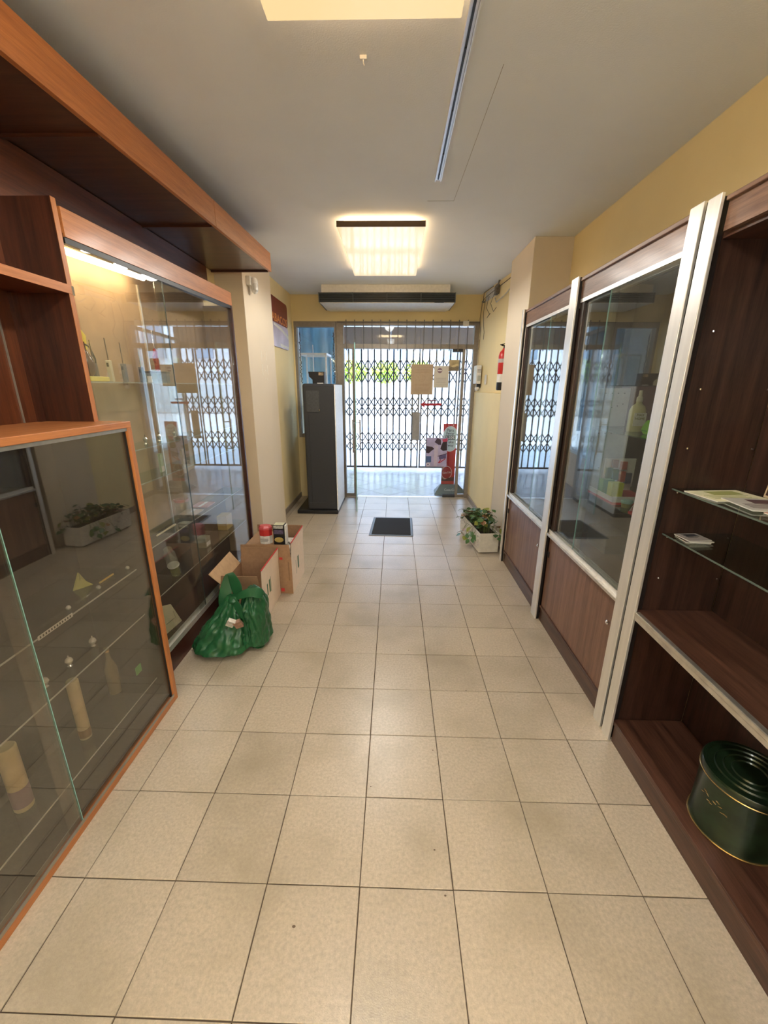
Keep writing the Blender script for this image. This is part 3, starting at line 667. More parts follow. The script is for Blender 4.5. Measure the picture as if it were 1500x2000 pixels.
m_crys = mat('crystal', (.75, .78, .76), .05, metal=.55)
for k, (x, y, lb) in enumerate(((-1.30, 1.50, 'right'), (-1.30, 1.365, 'middle'), (-1.30, 1.245, 'left'))):
    lathe_thing('glass_ball', 'small sparkling glass ornament, %s one of three on the middle glass shelf' % lb, 'ornament', x, y, .5305, [(.007, 0), (.010, .003), (.004, .009), (.011, .016), (.015, .026), (.011, .037), (.003, .042)], m_crys, 12, extra=[('stopper', [(.004, .042), (.006, .047), (.002, .053)], m_chrome)], group=None)
t = thing('paper_figure', 'folded yellow-green paper figure on the upper glass shelf of the case', 'ornament', (-1.36, 1.57, .7755))
obj('folds', MB().prism([(-1.37, 1.54, .7755), (-1.37, 1.62, .7755), (-1.37, 1.585, .84)], (.006, .0, 0)).prism([(-1.36, 1.55, .7755), (-1.33, 1.60, .7755), (-1.35, 1.57, .815)], (.004, .004, 0)), mat('yellowgreen_paper', (.45, .47, .14), .6), t)
obj('crease', MB().bar((-1.3635, 1.585, .838), (-1.3635, 1.58, .778), .003), mat('crease_green', (.25, .28, .08), .6), t)
t = thing('yellow_pen', 'gold yellow stick lying on the upper glass shelf of the case', 'pen', (-1.30, 1.66, .7755))
obj('barrel', MB().tube([(-1.30, 1.61, .780), (-1.30, 1.70, .780)], .0042), mat('gold_yellow', (.70, .48, .08), .4), t, smooth=True)
obj('tip', MB().tube([(-1.30, 1.70, .780), (-1.30, 1.712, .780)], [.004, .001]), m_gold, t, smooth=True)
for k, (y, lb) in enumerate(((1.70, 'far'), (1.50, 'middle'), (1.33, 'near'))):
    t = thing('glass_pipe', 'clear glass tube lying on the upper glass shelf, the %s one of three' % lb, 'glass tube', (-1.27, y, .7755))
    obj('tube', MB().tube([(-1.27, y - .07, .782), (-1.27, y + .05, .782)], .006, 10), m_shelf, t, smooth=True)
    obj('bulb', MB().lathe((-1.27, y + .06, .7757), [(.003, 0), (.008, .003), (.010, .009), (.006, .016), (.002, .018)], 12), m_crys, t, smooth=True)
t = thing('price_strip', 'printed white price strip on the front edge of the upper glass shelf', 'label', (-1.232, 1.26, .78))
obj('strip', B(-1.2335, -1.2325, 1.20, 1.36, .765, .781), m_paper, t)
for k in range(12): obj('printed_mark', B(-1.2325, -1.2322, 1.207 + k * .0125, 1.213 + k * .0125, .769, .777), m_ink, t)
tag(obj('green_tag', B(-1.183, -1.1805, 1.56, 1.60, .33, .37), mat('tag_green', (.10, .45, .10), .5), loc=(-1.181, 1.58, .33)), 'small square green tag stuck inside the case glass', 'tag')
bpy.data.objects['green_tag'].rotation_euler.x = 0
# tall glazed cabinet
XB = -1.29
t = thing('tall_glass_cabinet', 'tall lit glazed cabinet with mahogany fascia on the left', 'cabinet', (-1.4, 2.6, 0))
K0, K1 = 1.802, 3.52
obj('plinth', B(-1.52, XB, K0, K1, 0, .13), m_darkred, t)
obj('sill_rail', MB().box(XB - .03, XB, K0, K1, .13, .142).box(XB - .004, XB, K0, K1, .142, .165).box(XB - .030, XB - .026, K0, K1, .142, .180), m_alu, t)
obj('fascia', MB().hexa([(XB - .02, K0, 2.172), (XB, K0, 2.172), (XB, K1, 2.222), (XB - .02, K1, 2.222), (XB - .02, K0, 2.275), (XB, K0, 2.275), (XB, K1, 2.316), (XB - .02, K1, 2.316)]), m_mahl, t, bevel=.001)
obj('head_track', MB().hexa([(XB - .03, K0, 2.15), (XB - .004, K0, 2.15), (XB - .004, K1, 2.20), (XB - .03, K1, 2.20), (XB - .03, K0, 2.172), (XB - .004, K0, 2.172), (XB - .004, K1, 2.222), (XB - .03, K1, 2.222)]), m_black, t)
obj('end_stile', B(XB - .03, XB, K1 - .022, K1, .13, 2.222), m_darkred, t)
obj('side_panel', B(-1.52, XB - .03, K1 - .02, K1, .13, 2.22), m_tan, t)
obj('back_board', B(-1.526, -1.516, K0, K1, .13, 2.26), m_tan, t)
obj('lower_back_board', B(-1.516, -1.512, K0, K1, .13, .72), wood('dark_lower_back', (.03, .015, .012), (.075, .04, .03), 'y'), t)
obj('back_rail', B(-1.516, -1.506, 2.62, 2.632, .72, 2.18), m_alu, t)
obj('top_board', B(-1.516, XB - .02, K0, K1, 2.26, 2.275), m_tan, t)
obj('bottom_board', B(-1.512, XB - .03, K0, K1 - .02, .13, .150), m_darkred, t)
p = obj('sliding_pane', B(XB - .012, XB - .007, K0 + .0, 2.50, .145, 2.185), m_gls, t)
obj('pane_edge', B(XB - .0125, XB - .0065, 2.50, 2.503, .147, 2.18), mat('dark_glass_edge', (.06, .08, .07), .3), p)
obj('sliding_pane', B(XB - .024, XB - .019, 2.44, K1 - .024, .145, 2.195), m_gls, t)
for z in (1.636, 1.30, 1.12, .76, .46):
    s_ = obj('glass_shelf', B(-1.51, -1.335, K0 + .01, K1 - .03, z - .006, z), m_shelf, t)
    obj('front_edge', B(-1.335, -1.3335, K0 + .01, K1 - .03, z - .006, z), mat('shelf_edge_pale2', (.45, .45, .38), .2), s_)
obj('strip_light', MB().tube([(-1.42, 1.83, 2.163), (-1.42, 2.54, 2.196)], .014, 10), mat('tube_light', (1, .9, .7), .5, emit=(1, .82, .5), es=5), t)
obj('strip_light_base', B(-1.445, -1.395, 1.81, 2.56, 2.214, 2.26), m_wplas, t)
# long-necked gas lighters
def lighter(x, y, z, hcol, hh, rod, lean, label, red=False):
    t = thing('gas_lighter', label, 'lighter', (x, y, z), 'long gas lighters on the upper shelf'); ORG[t.name] = Vector((0, 0, 0))
    m_ = mat('lighter_' + ''.join('%02d' % int(c * 99) for c in hcol), hcol, .4)
    if red:
        obj('handle', MB().tube([(0, 0, .0), (0, 0, .06), (0, .004, .12), (0, .0, hh)], [.014, .013, .012, .006], 10), m_, t, smooth=True)
        obj('trigger_loop', MB().tube([(0, -.01, .05), (0, -.026, .062), (0, -.028, .085), (0, -.012, .105)], .0035, 8), m_, t, smooth=True)
    else:
        obj('handle', MB().box(-.011, .011, -.009, .009, 0, hh), m_, t, bevel=.003)
        obj('trigger', B(-.004, .004, -.013, -.009, hh - .03, hh - .012), m_black, t)
    obj('rod', MB().tube([(0, 0, hh), (0, 0, hh + rod)], .0032, 8), m_chrome, t, smooth=True)
    t.rotation_euler = (lean, 0, 0)
    return t
lighter(-1.40, 1.985, 1.637, (.10, .09, .09), .08, .10, .05, 'dark long gas lighter beside the yellow packet')
lighter(-1.40, 2.09, 1.637, (.62, .58, .42), .10, .10, .03, 'cream handled long gas lighter, second from the left')
lighter(-1.40, 2.20, 1.637, (.16, .15, .12), .09, .10, .03, 'grey handled long gas lighter, third from the left')
lighter(-1.40, 2.35, 1.637, (.13, .12, .11), .08, .09, .03, 'grey handled long gas lighter with a small white tag')
lighter(-1.43, 2.57, 1.70, (.33, .04, .04), .13, .10, .04, 'red pistol-grip gas lighter standing on the blue box', red=True)
t = thing('blue_box', 'small blue-grey box under the red gas lighter', 'box', (-1.43, 2.56, 1.637))
obj('carton', B(-1.475, -1.395, 2.49, 2.63, 1.637, 1.70), mat('bluegrey_box', (.16, .20, .24), .45), t, bevel=.002)
obj('lid', B(-1.477, -1.393, 2.488, 2.632, 1.69, 1.7005), mat('dark_lid', (.04, .05, .06), .45), t)
t = thing('yellow_packet', 'bright yellow blister packet at the left end of the upper shelf', 'packet', (-1.48, 1.98, 1.637))
obj('pouch', MB().prism([(-1.484, 1.94, 1.72), (-1.484, 2.045, 1.73), (-1.484, 2.055, 1.845), (-1.484, 2.005, 1.89), (-1.484, 1.94, 1.875)], (.02, 0, 0)), mat('bright_yellow', (.75, .60, .05), .4), t, bevel=.003)
obj('backing', B(-1.489, -1.485, 1.92, 2.03, 1.6372, 1.80), mat('pale_yellow_card', (.68, .55, .15), .6), t)
t = thing('round_ornament', 'dark glass bottle with a bent black hose in front of the yellow packet', 'bottle', (-1.40, 1.95, 1.637))
obj('body', MB().lathe((-1.42, 1.96, 1.6585), [(.020, 0), (.034, .02), (.036, .05), (.022, .09), (.010, .12), (.008, .15)], 20), mat('brown_glass', (.10, .05, .04), .15), t, smooth=True)
obj('hose', MB().tube([(-1.42, 1.97, 1.80), (-1.42, 2.00, 1.79), (-1.42, 2.025, 1.74), (-1.42, 2.02, 1.68), (-1.42, 2.0, 1.662)], .004, 8), m_black, t, smooth=True)
obj('yellow_base', B(-1.46, -1.37, 1.90, 2.03, 1.6375, 1.6585), mat('yellow_base', (.72, .62, .12), .4), t, bevel=.002)
tag(obj('small_tag', B(-1.385, -1.378, 2.37, 2.405, 1.6365, 1.67), m_paper, loc=(-1.38, 2.39, 1.6365)), 'small white swing tag in front of the fourth lighter', 'tag')
# middle and lower shelves
for (x, y, z, h_, m_, lb) in ((-1.40, 2.40, 1.1205, .11, mat('pale_green_pack', (.45, .55, .38), .4), 'tall pale green packet left of the back rail'), (-1.40, 2.66, 1.1205, .10, mat('cream_pack', (.55, .48, .32), .4), 'tall cream packet right of the back rail')):
    t = thing('tall_packet', lb, 'packet', (x, y, z)); obj('sleeve', B(x - .008, x + .008, y - .015, y + .015, z, z + h_), m_, t, bevel=.001)
    obj('lower_label', B(x + .008, x + .0088, y - .015, y + .015, z + .003, z + .035), m_paper, t)
for (y, lb) in ((2.12, 'nearest'), (2.28, 'second'), (2.42, 'third'), (2.60, 'farthest')):
    lathe_thing('glass_trinket', 'small clear glass trinket on the middle shelf, the %s of four' % lb, 'ornament', -1.40, y, 1.3005, [(.010, 0), (.013, .003), (.005, .012), (.010, .022), (.012, .032), (.006, .042)], m_crys, 12, extra=[('stem', [(.003, .042), (.003, .055)], m_chrome)])
m_clear = glass('clear_plastic', (.93, .93, .90), .16, dust=.10)
t = thing('plastic_bag', 'crumpled clear plastic bag with a pink band on the lower shelf', 'bag', (-1.42, 2.60, .7605))
g = MB(); g.lathe((-1.42, 2.60, .7605), [(.020, 0), (.042, .012), (.048, .07), (.040, .105), (.046, .14)], 14); g.v = [(x + random.uniform(-.006, .006), y + random.uniform(-.006, .006), z) for x, y, z in g.v]
obj('film', g, m_clear, t); obj('pink_band', MB().lathe((-1.42, 2.60, .7605), [(.044, .118), (.048, .126), (.046, .136)], 16), mat('pink_print', (.65, .28, .26), .5), t, smooth=True)
t = thing('rolling_stick', 'pale wooden stick lying on the lower shelf', 'stick', (-1.40, 2.33, .7605)); obj('rod', MB().tube([(-1.40, 2.24, .767), (-1.40, 2.44, .767)], [.005, .007]), mat('pale_wood', (.70, .60, .42), .5), t, smooth=True)
obj('end_cap', MB().tube([(-1.40, 2.44, .767), (-1.40, 2.455, .767)], [.0075, .004]), m_paper, t, smooth=True)
t = thing('plastic_jar', 'clear plastic jar lying tilted near the front of the tall cabinet', 'jar', (-1.37, 2.29, .4605)); ORG[t.name] = Vector((0, 0, 0))
obj('jar', MB().lathe((0, 0, 0), [(.030, 0), (.034, .006), (.034, .17), (.026, .19), (.024, .21)], 20), glass('jar_plastic', (.93, .95, .93), .22, dust=.12), t, smooth=True)
obj('ring', MB().lathe((0, 0, 0), [(.0348, .075), (.0352, .08), (.0348, .085)], 20), m_wplas, t, smooth=True)
obj('contents', MB().lathe((0, 0, 0), [(.026, .008), (.028, .012), (.026, .055), (.01, .06)], 12), mat('olive_contents', (.35, .34, .12), .5), t, smooth=True)
t.rotation_euler = (.28, 0, 0); t.location.z = .4705; t.location.y = 2.33
t = thing('carton', 'grey-green small carton on the lowest glass shelf', 'carton', (-1.42, 2.83, .4605)); obj('box', B(-1.46, -1.39, 2.80, 2.88, .4605, .535), mat('greygreen', (.28, .28, .20), .5), t, bevel=.001); obj('label', B(-1.39, -1.3892, 2.81, 2.87, .47, .50), m_paper, t)
t = thing('yellow_block', 'tan yellow cube shaped carton at the far end of the tall cabinet', 'carton', (-1.42, 3.25, .4605)); obj('box', B(-1.47, -1.39, 3.20, 3.32, .4605, .58), mat('tan_yellow', (.50, .36, .12), .5), t, bevel=.001); obj('end_flap', B(-1.468, -1.392, 3.198, 3.1995, .50, .578), mat('tan_pale', (.62, .5, .28), .5), t)
t = thing('price_card', 'crumpled cream note with black lines standing at the bottom of the tall cabinet', 'note', (-1.38, 2.23, .1505))
nt_ = obj('sheet', MB().hexa([(-1.395, 2.14, .1505), (-1.392, 2.14, .1505), (-1.372, 2.31, .1505), (-1.375, 2.31, .1505), (-1.42, 2.15, .34), (-1.417, 2.15, .34), (-1.398, 2.26, .30), (-1.401, 2.26, .30)]), mat('cream_note', (.68, .62, .42), .7), t)
obj('black_lines', MB().bar((-1.3895, 2.20, .17), (-1.396, 2.25, .24), .002, .001).bar((-1.389, 2.17, .21), (-1.385, 2.29, .20), .002, .001).bar((-1.381, 2.27, .17), (-1.390, 2.26, .25), .002, .001), m_ink, nt_)
for k, (y, c) in enumerate(((2.72, (.55, .42, .30)), (2.92, (.55, .28, .22)))):
    t = thing('envelope', ('tan' if k == 0 else 'pinkish') + ' flat packet lying on the lower shelf', 'packet', (-1.43, y, .7605)); obj('sleeve', B(-1.49, -1.37, y - .07, y + .07, .7605, .768), mat('env%d' % k, c, .5), t); obj('seal', B(-1.44, -1.42, y - .07, y + .07, .768, .7686), m_paper, t)

# open mahogany unit above the case
t = thing('open_mahogany_unit', 'open mahogany wall unit with one thick shelf above the low glass case', 'shelving', (-1.4, 1.2, CT))
obj('divider', B(-1.53, XB - .002, 1.762, 1.786, CT, 2.293), m_mahz, t)
obj('divider_edge', B(XB - .002, XB, 1.762, 1.786, CT, 2.293), m_mahlz, t)
obj('divider', B(-1.53, XB, .30, .324, CT, 2.293), m_mahz, t)
obj('shelf', B(-1.52, XB - .003, .324, 1.762, 1.968, 1.996), m_mahy, t)
obj('shelf_edge', B(XB - .003, XB + .002, .324, 1.785, 1.966, 1.998), m_mahl, t)
obj('shelf_clip', B(XB, XB + .004, 1.776, 1.788, 1.962, 1.996), m_chrome, t)
obj('back_panel', B(-1.528, -1.518, .324, 1.762, CT, 2.293), wood('red_mahogany_back', (.055, .013, .005), (.14, .040, .014), 'z'), t)
obj('upright_rail', B(-1.518, -1.512, 1.667, 1.671, CT, 1.96), m_dal, t)
obj('upright_rail', B(-1.518, -1.512, 1.45, 1.456, 1.998, 2.28), m_alu, t)
obj('corner_batten', B(-1.518, -1.500, 1.735, 1.761, CT, 1.966), m_mahz, t)
# canopy
t = thing('canopy', 'mahogany ceiling canopy with orange-brown fascia above the left cabinets', 'canopy', (-1.3, 1.8, 2.52))
def fx(y): return -1.12 + (y - 1.46) * .0393
ys = [-.86, .05, .96, 1.87, 2.78, 3.76]
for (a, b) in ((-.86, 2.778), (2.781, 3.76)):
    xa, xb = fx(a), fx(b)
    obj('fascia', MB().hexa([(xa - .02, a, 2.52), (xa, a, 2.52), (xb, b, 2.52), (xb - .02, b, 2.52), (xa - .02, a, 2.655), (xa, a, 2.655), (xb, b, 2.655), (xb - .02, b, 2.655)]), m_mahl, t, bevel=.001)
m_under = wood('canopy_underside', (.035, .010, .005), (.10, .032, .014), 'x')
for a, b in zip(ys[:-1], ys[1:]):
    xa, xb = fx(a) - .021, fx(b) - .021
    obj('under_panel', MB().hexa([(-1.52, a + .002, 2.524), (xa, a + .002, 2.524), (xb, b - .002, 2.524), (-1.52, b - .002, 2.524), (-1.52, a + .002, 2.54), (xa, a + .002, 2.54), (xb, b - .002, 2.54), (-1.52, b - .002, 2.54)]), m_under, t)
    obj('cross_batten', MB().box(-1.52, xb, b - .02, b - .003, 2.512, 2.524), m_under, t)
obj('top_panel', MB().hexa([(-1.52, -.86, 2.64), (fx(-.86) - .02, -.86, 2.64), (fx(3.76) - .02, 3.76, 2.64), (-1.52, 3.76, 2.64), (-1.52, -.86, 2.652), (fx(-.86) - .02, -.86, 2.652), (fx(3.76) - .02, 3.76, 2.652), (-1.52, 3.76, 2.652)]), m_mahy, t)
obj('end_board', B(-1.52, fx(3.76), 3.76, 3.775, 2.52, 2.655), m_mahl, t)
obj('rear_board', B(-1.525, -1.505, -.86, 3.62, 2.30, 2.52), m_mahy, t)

# motion sensor on the left pillar
t = thing('motion_sensor', 'white motion sensor near the top of the left pillar', 'sensor', (-1.29, 4.0, 2.44))
obj('bracket', B(-1.2915, -1.255, 3.905, 3.975, 2.455, 2.525), m_wplas, t, bevel=.003)
obj('body', MB().lathe((-1.243, 3.975, 2.405), [(.010, -.008), (.028, .003), (.038, .028), (.040, .09), (.032, .112), (.010, .120)], 24, .8, 1.1), m_wplas, t, smooth=True)
obj('lens', MB().lathe((-1.232, 3.962, 2.410), [(.018, 0), (.030, .01), (.031, .055), (.022, .065)], 24, .8, 1.1), mat('milky_lens', (.62, .61, .58), .25), t, smooth=True)
# tobacco sign
t = thing('wall_sign', 'dark red and lilac wall sign with orange lettering behind the left pillar', 'sign', (-1.42, 5.2, 2.07))
def rp(y0, y1, z0, z1, x0, x1, r=.05):
    P = [(x0, y0, z0)]
    for k in range(5): a = -PI / 2 + k * PI / 8; P.append((x0, y1 - r + r * math.cos(a), z0 + r + r * math.sin(a)))
    for k in range(5): a = k * PI / 8; P.append((x0, y1 - r + r * math.cos(a), z1 - r + r * math.sin(a)))
    P.append((x0, y0, z1)); return MB().prism(P, (x1 - x0, 0, 0))
obj('red_panel', rp(4.68, 5.765, 2.335, 2.61, -1.42, -1.405), mat('sign_red', (.20, .02, .015), .4), t)
obj('lilac_panel', rp(4.68, 5.765, 2.07, 2.334, -1.42, -1.405), mat('sign_lilac', (.50, .44, .55), .35, var=.3, scale=3), t)
obj('white_wave', MB().prism([(-1.405, 5.10, 2.30), (-1.405, 5.45, 2.265), (-1.405, 5.76, 2.20), (-1.405, 5.76, 2.24), (-1.405, 5.45, 2.30), (-1.405, 5.10, 2.325)], (.001, 0, 0)).prism([(-1.405, 5.35, 2.085), (-1.405, 5.72, 2.082), (-1.405, 5.76, 2.11), (-1.405, 5.35, 2.12)], (.001, 0, 0)), m_paper, t)
text('TABACOS', .125, (-1.4045, 5.33, 2.385), (0, 1, 0), (0, 0, 1), mat('sign_orange', (.75, .28, .05), .4), t, width=.80, bold=.002)

# ------------------------------------------------------------------ entrance area
t = thing('vending_machine', 'tall dark grey cabinet with a white side standing by the entrance', 'machine', (-.93, 5.5, 0))
m_mach = mat('machine_charcoal', (.030, .032, .036), .5, var=.08, scale=120)
obj('body', B(-1.13, -.742, 5.17, 5.88, .05, 1.652), m_mach, t, bevel=.025)
obj('side_skin', B(-.742, -.728, 5.178, 5.88, .03, 1.642), mat('bright_white_skin', (.88, .88, .86), .4), t, bevel=.003)
obj('plinth', MB().box(-1.27, -.728, 5.15, 5.90, 0, .05), m_black, t, bevel=.008)
obj('seam', B(-1.065, -1.062, 5.167, 5.1695, .10, 1.60), m_black, t)
obj('service_plate', B(-1.085, -.925, 5.164, 5.1695, 1.315, 1.57), mat('plate_grey', (.055, .058, .06), .45, var=.2, scale=50), t, bevel=.001)
obj('lock', MB().tube([(-.925, 5.164, 1.34), (-.925, 5.157, 1.34)], .008, 12), m_chrome, t, smooth=True)
obj('kick_line', B(-1.10, -.77, 5.166, 5.1695, .15, .153), mat('worn_line', (.08, .08, .08), .5), t)
t = thing('card_reader', 'small black device with sloping front on top of the tall dark cabinet', 'device', (-.98, 5.4, 1.652))
obj('body', MB().prism([(-1.085, 5.36, 1.795), (-.885, 5.36, 1.795), (-.885, 5.36, 1.652), (-1.035, 5.36, 1.652), (-1.035, 5.36, 1.70), (-1.075, 5.36, 1.735)], (0, .12, 0)), m_black, t, bevel=.003)
obj('sticker', B(-.955, -.895, 5.358, 5.3598, 1.752, 1.785), mat('sticker_brown', (.35, .25, .15), .5, var=.5, scale=60), t)
obj('slip', B(-.975, -.90, 5.352, 5.3598, 1.653, 1.663), m_paper, t)

# air curtain above the door
t = thing('air_conditioner', 'white ceiling mounted air conditioner with long dark grille above the door', 'air conditioner', (-.12, 5.8, CZ))
obj('casing', B(-.907, .654, 5.50, 6.06, 2.712, 2.7995), m_wplas, t, bevel=.004)
obj('grille_box', B(-.94, .72, 5.515, 6.06, 2.602, 2.712), mat('ac_dark', (.028, .035, .042), .5), t)
for k in range(4):
    for zz in range(4): obj('louvre', MB().hexa([(-.935 + k * .414, 5.494, 2.612 + zz * .026), (-.935 + k * .414 + .405, 5.494, 2.612 + zz * .026), (-.935 + k * .414 + .405, 5.515, 2.622 + zz * .026), (-.935 + k * .414, 5.515, 2.622 + zz * .026), (-.935 + k * .414, 5.494, 2.616 + zz * .026), (-.935 + k * .414 + .405, 5.494, 2.616 + zz * .026), (-.935 + k * .414 + .405, 5.515, 2.626 + zz * .026), (-.935 + k * .414, 5.515, 2.626 + zz * .026)]), mat('louvre_slate', (.07, .085, .10), .4), t)
for k in range(5): obj('mullion', B(-.942 + k * .4143, -.934 + k * .4143, 5.490, 5.515, 2.602, 2.712), mat('louvre_slate2', (.10, .12, .13), .4), t)
obj('drip_tray', MB().hexa([(-.93, 5.50, 2.596), (.71, 5.50, 2.596), (.66, 6.05, 2.588), (-.88, 6.05, 2.588), (-.93, 5.50, 2.603), (.71, 5.50, 2.603), (.71, 6.05, 2.603), (-.93, 6.05, 2.603)]), m_wplas, t)
text('climate', .02, (.52, 5.498, 2.6075), (1, 0, 0), (0, 0, 1), m_ink, t, name='maker_plate') if False else obj('maker_plate', B(.47, .58, 5.492, 5.4995, 2.598, 2.606), m_ink, t)

# door mat
t = thing('door_mat', 'black rubber-edged door mat on the tiles', 'mat', (0, 4.68, 0))
P0 = [(-.276, 4.352), (.232, 4.345), (.246, 5.02), (-.250, 5.024)]
def ins(d): cx, cyy = -.01, 4.685; return [(cx + (x - cx) * (1 - d / .26), cyy + (y - cyy) * (1 - d / .34)) for x, y in P0]
obj('border', MB().hexa([(x, y, .001) for x, y in P0] + [(x, y, .007) for x, y in ins(.006)]), mat('mat_rubber', (.09, .10, .11), .45), t)
obj('pile', MB().hexa([(x, y, .007) for x, y in ins(.03)] + [(x, y, .011) for x, y in ins(.033)]), mat('mat_pile', (.012, .011, .011), .95, var=.4, scale=300, bump=1.0), t)

# planter
random.seed(21)
t = thing('planter', 'white rectangular planter with trailing variegated plant by the right pillar', 'planter', (.975, 4.22, 0)); ORG[t.name] = Vector((0, 0, 0))
t.rotation_euler.z = math.radians(6.5); t.location = (.932, 4.235, 0)
m_pot = mat('white_pot', (.68, .64, .56), .5)
W_, L_, H_ = .10, .355, .215
obj('base', B(-W_ + .008, W_ - .008, -L_ + .008, L_ - .008, .012, .022), m_pot, t)
for nm, a in (('wall', (-W_, -W_ + .008, -L_, L_, .012, H_)), ('wall', (W_ - .008, W_, -L_, L_, .012, H_)), ('wall', (-W_ + .008, W_ - .008, -L_, -L_ + .008, .012, H_)), ('wall', (-W_ + .008, W_ - .008, L_ - .008, L_, .012, H_))): obj(nm, B(*a), m_pot, t, bevel=.002)
for sx in (-1, 1):
    for sy in (-1, 1): obj('foot', B(sx * .07 - .012, sx * .07 + .012, sy * .3 - .02, sy * .3 + .02, 0, .012), m_black, t)
# relief flakes on the long side
fl = MB()
for k in range(150):
    y, z = random.uniform(-L_ + .02, L_ - .02), random.uniform(.03, H_ - .02)
    fl.bar((-W_ - .0008, y, z), (-W_ - .0008, y + random.uniform(-.012, .012), z + random.uniform(.006, .016)), .003, .002)
o = obj('relief_pattern', fl, mat('relief_grey', (.42, .38, .38), .6), t); o['kind'] = 'stuff'
obj('soil', B(-W_ + .008, W_ - .008, -L_ + .008, L_ - .008, .15, .185), mat('soil', (.03, .018, .010), .95, var=.4, scale=60, bump=1), t)
def leaf_mesh():
    b = MB(); n = 6; top = []
    P = [(0, 0, 0)]
    prof = [(.18, .30), (.40, .44), (.62, .40), (.82, .24), (.95, .09)]
    for yy, ww in prof: P += [(-ww, yy, .10 * ww + .08 * math.sin(yy * 3)), (0, yy, .08 * math.sin(yy * 3) - .03), (ww, yy, .10 * ww + .08 * math.sin(yy * 3))]
    P.append((0, 1.06, -.02)); F = [(0, 2, 1), (0, 3, 2)]
    for i in range(4):
        a = 1 + i * 3; F += [(a, a + 1, a + 4, a + 3), (a + 1, a + 2, a + 5, a + 4)]
    F += [(13, 14, 16), (14, 15, 16)]
    me = bpy.data.meshes.new('leaf'); me.from_pydata(P, [], F)
    for p in me.polygons: p.use_smooth = True
    return me
def leaf_material(name, green, rim, lim):
    m, N, L, b = new_mat(name)
    tc = N.new('ShaderNodeTexCoord'); sx = N.new('ShaderNodeSeparateXYZ'); L.new(tc.outputs['Object'], sx.inputs[0])
    ab = N.new('ShaderNodeMath'); ab.operation = 'ABSOLUTE'; L.new(sx.outputs['X'], ab.inputs[0])
    no = N.new('ShaderNodeTexNoise'); no.inputs['Scale'].default_value = 4; L.new(tc.outputs['Object'], no.inputs['Vector'])
    ad = N.new('ShaderNodeMath'); ad.operation = 'MULTIPLY_ADD'; ad.inputs[1].default_value = .5; L.new(no.outputs['Fac'], ad.inputs[0]); L.new(ab.outputs[0], ad.inputs[2])
    cr = N.new('ShaderNodeValToRGB'); cr.color_ramp.elements[0].position = lim; cr.color_ramp.elements[1].position = lim + .06
    cr.color_ramp.elements[0].color = tuple(green) + (1,); cr.color_ramp.elements[1].color = tuple(rim) + (1,)
    L.new(ad.outputs[0], cr.inputs[0]); L.new(cr.outputs[0], b.inputs['Base Color']); b.inputs['Roughness'].default_value = .35
    return m
LM = []
for nm, g_, r_, l_ in (('leaf_dark', (.025, .075, .02), (.30, .34, .16), .68), ('leaf_mid', (.05, .13, .035), (.42, .45, .22), .62), ('leaf_yellow', (.22, .24, .04), (.45, .42, .2), .6), ('leaf_brown', (.28, .13, .05), (.35, .2, .1), .7)):
    me = leaf_mesh(); me.materials.append(leaf_material(nm, g_, r_, l_)); LM.append(me)
m_stem = mat('stem_green', (.10, .14, .04), .6)
Rz = Matrix.Rotation(-math.radians(6.5), 3, 'Z')
lp = []
for k in range(125):
    y = random.uniform(-L_ + .02, L_ - .06); x = random.uniform(-.10, .10)
    hgt = .05 + .12 * math.exp(-((y + .12) / .22) ** 2) * random.random() + random.uniform(0, .05)
    lp.append((x * 1.15, y, H_ + hgt - .03, None))
for p_ in ((-.125, -.22, .16), (-.14, -.24, .13), (-.155, -.20, .10), (-.14, -.16, .17), (-.12, -.10, .20), (-.15, -.12, .14), (-.17, -.10, .10), (-.165, -.05, .17), (-.185, -.02, .13), (-.19, .0, .09), (-.16, .10, .25), (-.13, .15, .24), (.10, -.32, .20), (.09, -.36, .17), (.11, -.34, .26), (.06, -.37, .21), (.0, .2, .30), (.03, .1, .33), (.06, .0, .36), (-.02, .05, .34)): lp.append(p_ + (1,))
sb = MB()
for i_, (x, y, z, ed) in enumerate(lp):
    k = 1 if random.random() < .5 else 0
    if random.random() < .10: k = 3
    elif random.random() < .12: k = 2
    if ed and random.random() < .5: k = 2 if random.random() < .3 else 1
    o = bpy.data.objects.new('leaf', LM[k]); COL.objects.link(o); o.parent = t
    s_ = random.uniform(.050, .074)
    az = math.atan2(-x, 1) + random.uniform(-2.2, 2.2) if not ed else math.atan2(y, x) - PI / 2 + random.uniform(-.7, .7)
    tilt = random.uniform(-.9, .6) if not ed else random.uniform(-1.1, -.1)
    o.rotation_euler = (tilt, random.uniform(-.5, .5), az); o.scale = (s_, s_, s_); o.location = (x, y, z)
    bx_, by_ = max(-W_ + .02, min(W_ - .02, x * .5)), max(-L_ + .03, min(L_ - .03, y * .93))
    sb.tube([(bx_, by_, .18), ((bx_ + x) / 2, (by_ + y) / 2, max(z, .20) + .015), (x, y, z)], .0016, 5)
o = obj('stems', sb, m_stem, t); o['kind'] = 'stuff'

